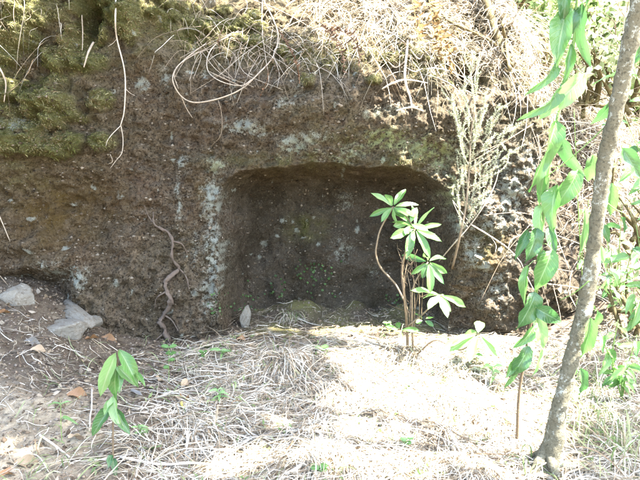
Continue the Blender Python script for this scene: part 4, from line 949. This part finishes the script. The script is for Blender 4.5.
seedling('vine', 'small green vine climbing at the foot of the gnarled root', 169, 383, .20, 7, 'leaf', 'round', .04, .03)
seedling('seedling', 'pale weed below the upright stone', 224, 358, .04, 6, 'leaf_pale', 'lance', .06, .018)
seedling('seedling', 'little weed left of the pale weed', 205, 360, .05, 5, 'leaf', 'round', .03, .02)
seedling('seedling', 'green weed in the straw at centre left', 222, 402, .06, 8, 'leaf_pale', 'lance', .05, .014)
seedling('seedling', 'thin seedling stalk with drooping tip left of the sapling', 62, 442, .17, 3, 'leaf_pale', 'lance', .06, .012)
seedling('seedling', 'small weed at the shrub foot on the niche floor', 388, 330, .05, 5, 'leaf', 'round', .03, .022)
seedling('seedling', 'small seedling at the bottom of the sunny straw', 402, 448, .04, 4, 'leaf', 'round', .035, .025)
seedling('seedling', 'broad leaved seedling at the bottom edge', 316, 474, .03, 3, 'leaf', 'round', .045, .035)
seedling('seedling', 'weed with pale leaves left of the tall plant', 492, 385, .10, 6, 'leaf_pale', 'lance', .07, .02)
seedling('seedling', 'seedling in straw right of the sunny patch', 478, 365, .08, 5, 'leaf', 'lance', .06, .018)
seedling('seedling', 'sprig beside the sapling foot', 145, 438, .05, 8, 'leaf_pale', 'lance', .04, .012)
wd_ = MB(); N = 170
x = rng.uniform(-1.0, 1.9, N); y = rng.uniform(2.1, 3.95, N)
for a, b in zip(x, y):
    c = np.array([a, b, float(gz(a, b))+.02]); k = int(rng.integers(3, 8)); leaf_soup(wd_, c+.02*rng.normal(size=(k, 3))*[1, 1, .6], .02+.025*rng.random(k), .007, UP)
N = 500; S = np.stack([rng.uniform(-1.4, 2.0, N), rng.uniform(2.1, 3.8, N), np.zeros(N)], -1); S[:, 2] = gz(S[:, 0], S[:, 1])
blades(wd_, S, dirs(N, 0, 3, .9, .3), .08+.18*rng.random(N), .0014+.0008*rng.random(N), .6, 6, .06)
single('ground_weeds', wd_, M['grass'], 'scattered green sprouts and grass blades among the straw', 'weeds', (0.3, 3, -.1), None, 'stuff')
# bright little fern at the rock foot
def fern_plant(lab, px, py, n, L, mat='grass', cat='fern'):
    p = on_ground(px, py); t_ = thing('small_fern', lab, cat, p, 'small ferns')
    for k in range(n):
        a = -1.57+(k-(n-1)/2)*.75; d = np.array([math.cos(a), math.sin(a)*.6, .55]); q = [p, p+d*L*.5+[0, 0, L*.15], p+d*L]
        m = MB(); m.tube(q, [.0012, .0006], 4, 5, .5); Q = catmull(q, 8)
        for i in range(2, len(Q)):
            for sg in (-1, 1):
                s = norm(np.cross(norm(Q[i]-Q[i-1]), UP))*sg; l = L*.28*math.sin(math.pi*(.15+.8*i/len(Q)))
                u = np.linspace(0, 1, 4)[:, None]; m.ribbons((Q[i]+s*l*u-UP*.15*l*u**2)[None], np.array([[.003, .0045, .0035, .0004]]), norm(Q[i]-Q[i-1])[None], np.array([rng.random()]))
        child('frond', m, M[mat], t_)
fern_plant('bright green little fern between the grey stones and the rock', 118, 330, 5, .10)
fern_plant('tiny fern at the left foot of the niche', 208, 350, 4, .06)
fern_plant('tiny fern in the straw by the sapling', 150, 452, 4, .06)
# creeping plants on the niche wall
def creeper(lab, px, py, rx, ry, n, r=.009):
    c = on_rock(px, py); t_ = thing('creeping_plant', lab, 'plant', c, 'creeping plants in the niche')
    m = MB(); st = MB(); last = None
    for k in range(n):
        p = on_rock(px+rx*rng.normal()*.5, py+ry*rng.normal()*.5, .012+.012*rng.random()); nn = norm(np.array([.4*rng.normal(), -1, .6+.3*rng.normal()])); e1 = norm(np.cross(nn, [.3, .1, 1])); e2 = np.cross(nn, e1); rr = r*(.6+.7*rng.random())
        a = np.arange(7)*6.2832/7; V = np.vstack([p, p+rr*(np.cos(a)[:, None]*e1+np.sin(a)[:, None]*e2*.85)+nn*.25*rr])
        m.add(V, np.array([[0, 1+j, 1+(j+1) % 7] for j in range(7)]), rng.random())
        st.tube([p, p+[0, .01, -.012], p+[.003*rng.normal(), .03, -.02]], [.0008, .0006], 4, 3, .5)
        last = p
    child('leaves', m, M['creeper'], t_, kind='stuff'); child('stalks', st, M['stem_green'], t_, kind='stuff')
creeper('largest patch of round creeping leaves low on the niche back wall', 312, 275, 26, 26, 46)
creeper('patch of creeping leaves at the left foot of the niche', 240, 298, 22, 18, 22)
creeper('patch of creeping leaves on the niche wall near the shrub', 397, 302, 14, 10, 14)
creeper('sparse creeping leaves beside the upright stone', 275, 290, 18, 16, 14)
creeper('creeping leaves on the left edge of the niche', 219, 306, 10, 14, 14)

# ------------------------------------------------------------------ grass tufts one can tell apart
def grass_tuft(lab, px, py, n, L, az, spread, el, droop, w=.0024, mat='straw', r=.035, green=0):
    p = on_ground(px, py); m = MB(); tuft(m, p, n, L, az, spread, el, droop, w, r, 9)
    if not green: return single('dry_grass_tuft', m, M[mat], lab, 'grass', p, 'grass tufts before the niche')
    t_ = thing('grass_tuft', lab, 'grass', p, 'grass tufts before the niche'); child('dry_blades', m, M['straw'], t_, kind='stuff')
    m = MB(); tuft(m, p, green, L*.9, az, spread, el+.15, droop*.9, w*1.1, r, 9); child('green_blades', m, M['grass'], t_, kind='stuff'); return t_
grass_tuft('large bleached grass tuft arching over the ground in front of the niche', 285, 362, 150, .46, -1.2, .75, .75, 1.2, .003)
grass_tuft('grass tuft hanging over the niche floor edge beside the upright stone', 291, 318, 70, .24, -1.5, .6, .8, 1.5, .002, 'straw', .03, 30)
grass_tuft('bleached grass tuft spreading left of the sunny patch', 205, 440, 110, .42, -.6, .7, .6, 1.2, .0028)
grass_tuft('bleached grass tuft at the bottom edge of the picture', 330, 470, 90, .36, 2.4, .9, .8, 1.1, .0026)
grass_tuft('dry grass tuft in the sun below the whorled shrub', 420, 395, 100, .34, -1.0, 1.2, .7, 1.2, .0026)
grass_tuft('grass tuft with green blades in the bottom left corner', 45, 474, 16, .22, 1.2, 1.2, .9, .8, .0024, 'straw', .06, 22)
grass_tuft('green and dry grass tuft right of the slender trunk', 600, 440, 60, .42, 1.6, 1.0, .95, .8, .0026, 'straw', .10, 55)
grass_tuft('thin grass tuft between the tall plant and the trunk', 530, 462, 40, .36, 2.2, .9, .9, 1.0, .0024, 'straw', .08, 10)
grass_tuft('green tinged grass tuft at the right edge', 625, 350, 60, .35, -1.8, 1.0, .9, .9, .0028, 'straw', .08, 30)
grass_tuft('green grass tuft in the bottom right corner', 630, 462, 40, .45, 1.9, 1.0, 1.0, .8, .0026, 'straw', .12, 70)
grass_tuft('green grass tuft behind the foot of the slender trunk', 588, 405, 40, .38, 1.6, 1.2, 1.0, .8, .0022, 'straw', .12, 60)
grass_tuft('dry straw banked round the foot of the slender trunk', 545, 470, 60, .26, 1.0, 2.5, .7, 1.1, .0024, 'straw', .09)
grass_tuft('dry grass tuft at the foot of the rock corner', 500, 345, 70, .32, -1.8, 1.0, .8, 1.1, .0024)
for lab, a, b, r in [('long bleached stick lying at the bottom centre', (322, 440), (285, 480), .010), ('pale stick lying across the lower left straw', (120, 462), (215, 470), .006), ('thin stick at the bottom left edge', (40, 440), (70, 462), .005),
                     ('thin stick leaning in the straw right of the sapling', (170, 420), (195, 450), .004), ('grey curved stick right of the sapling', (92, 392), (90, 432), .004)]:
    p, q = on_ground(*a)+[0, 0, .02], on_ground(*b)+[0, 0, .02]; m = MB(); m.tube([p, p*.6+q*.4+jit(.012), p*.25+q*.75+jit(.012), q], [r, r*.9, r*.7], 8, 6, .85, .2)
    single('fallen_stick', m, M['twig'], lab, 'stick', None, 'sticks on the ground')

# ------------------------------------------------------------------ greenery along the right edge and behind the bank
def leafy(lab, base, tips, n, L, W, kind, mats, r=.004, grp='leafy plants along the right edge', stem='stem_green'):
    t_ = thing('leafy_plant', lab, 'plant', base, grp)
    for tp_ in tips:
        m = MB(); mid = (base+tp_)/2+jit(.03); m.tube([base, mid, tp_], [r, r*.7, r*.4], 6, 6, .4); child('stem', m, M[stem], t_)
        Q = catmull([base, mid, tp_], 12)
        for k in range(n):
            i = int(len(Q)*(.25+.75*k/n)); c = Q[min(i, len(Q)-1)]; a = k*2.4+rng.random(); d = norm(np.array([math.cos(a), -.35+.6*math.sin(a), -.35+.4*rng.normal()])); l = L*(.7+.6*rng.random())
            put_leaf(t_, c, c+d*l, W*(.8+.4*rng.random()), kind, mats[k % len(mats)], (.3*rng.normal(), -.6, .8))
leafy('leafy stems reaching in at the upper right behind the trunk', at(665, 240, 3.1), [at(630, 60, 3.0), at(622, 110, 3.0), at(650, 20, 3.0), at(640, 140, 3.0)], 7, .13, .05, 'broad', ['leaf_dark', 'leaf', 'leaf_pale'])
leafy('small leaved green plant right of the trunk at mid height', on_rock(622, 330), [at(607, 262, 3.5), at(620, 250, 3.5), at(632, 266, 3.5), at(612, 288, 3.5), at(640, 245, 3.5)], 9, .06, .035, 'round', ['leaf_pale', 'leaf'])
leafy('pale broad leaved plant at the right edge', at(660, 330, 3.2), [at(632, 275, 3.2), at(640, 300, 3.1), at(636, 225, 3.2)], 6, .12, .045, 'lance', ['leaf_pale', 'leaf'])
leafy('thin pale plant climbing between the tall plant and the trunk', on_rock(586, 330), [at(580, 235, 3.3), at(588, 200, 3.3), at(574, 110, 3.4)], 6, .08, .03, 'lance', ['leaf_pale'])
leafy('mid green leafy stems beside the trunk at mid height', on_rock(615, 300), [at(600, 215, 3.0), at(622, 205, 3.0), at(635, 240, 2.9), at(612, 250, 2.9)], 8, .10, .04, 'lance', ['leaf', 'leaf_dark', 'leaf_pale'])
leafy('low green leafy stems right of the trunk foot', on_ground(622, 400), [at(600, 330, 2.9), at(618, 320, 2.9), at(637, 335, 2.9), at(630, 365, 2.8)], 8, .08, .03, 'lance', ['leaf_pale', 'leaf'])
def bush(lab, c, rad, n, L, mat='foliage'):
    c = np.array(c); base = c-[0, 0, rad[2]*1.3]; t_ = thing('bush', lab, 'bush', base, 'bushes behind the bank')
    m = MB()
    for k in range(9):
        e = c+rng.normal(size=3)*np.array(rad)*.6; m.tube([base+jit(.05), (base+e)/2+jit(.08), e], [.018, .012, .004], 6, 5, .4, .2)
    child('stems', m, M['bark_moss'], t_)
    P = crown_points([((*c, *rad), 1.0)], n, .16); m = MB(); leaf_soup(m, P, L*(.6+.8*rng.random(len(P))), L*.28, None); child('crown', m, M[mat], t_)
bush('bright leafy bush behind the bank at the top right', at(610, 30, 6.2), (.55, .4, .5), 1500, .11)
bush('leafy bush behind the bank left of the tall plant', at(545, 15, 5.8), (.35, .3, .35), 700, .09)
bush('loose leafy bush at the far right behind the trunk', at(650, 110, 6.4), (.5, .4, .5), 1000, .12)
bush('bush growing on the slope top beyond the mossy stems', at(505, -15, 5.6), (.4, .3, .3), 600, .08)
bush('pale sunlit bush on the bank between the tall plant and the trunk', at(585, 55, 4.9), (.30, .2, .30), 330, .07, 'foliage_pale')
bush('pale sunlit bush at the right edge beside the trunk top', at(632, 40, 4.8), (.35, .25, .40), 460, .075, 'foliage_pale')
bush('pale leafy bush at the right edge below the trunk bend', at(640, 190, 4.2), (.30, .2, .3), 260, .06, 'foliage_pale')
bush('sparse pale bush on the bank above the heath shrub', at(530, 45, 4.9), (.22, .15, .22), 200, .06, 'foliage_pale')
bush('low green bush in the straw at the right edge', at(632, 285, 3.7), (.22, .2, .2), 170, .055, 'foliage_pale')
bush('dense bush beyond the others at the top right corner', at(600, -20, 8.0), (1.2, .5, .8), 2600, .14)
m = MB()
for k in range(200):
    px, py = rng.uniform(525, 650), rng.uniform(-5, 300); Y = 4.6+1.0*rng.random()
    p = on_rock(px, py, .05); q = p+np.array([rng.normal()*.25, -.1-.15*rng.random(), rng.normal()*.22]); m.tube([p, (p+q)/2+jit(.03)+[0, -.03, 0], q], [.003, .0015], 4, 5, rng.random())
single('dead_stems', m, M['twig'], 'tangle of thin dead stems over the right bank', 'dead stems', None, None, 'stuff')
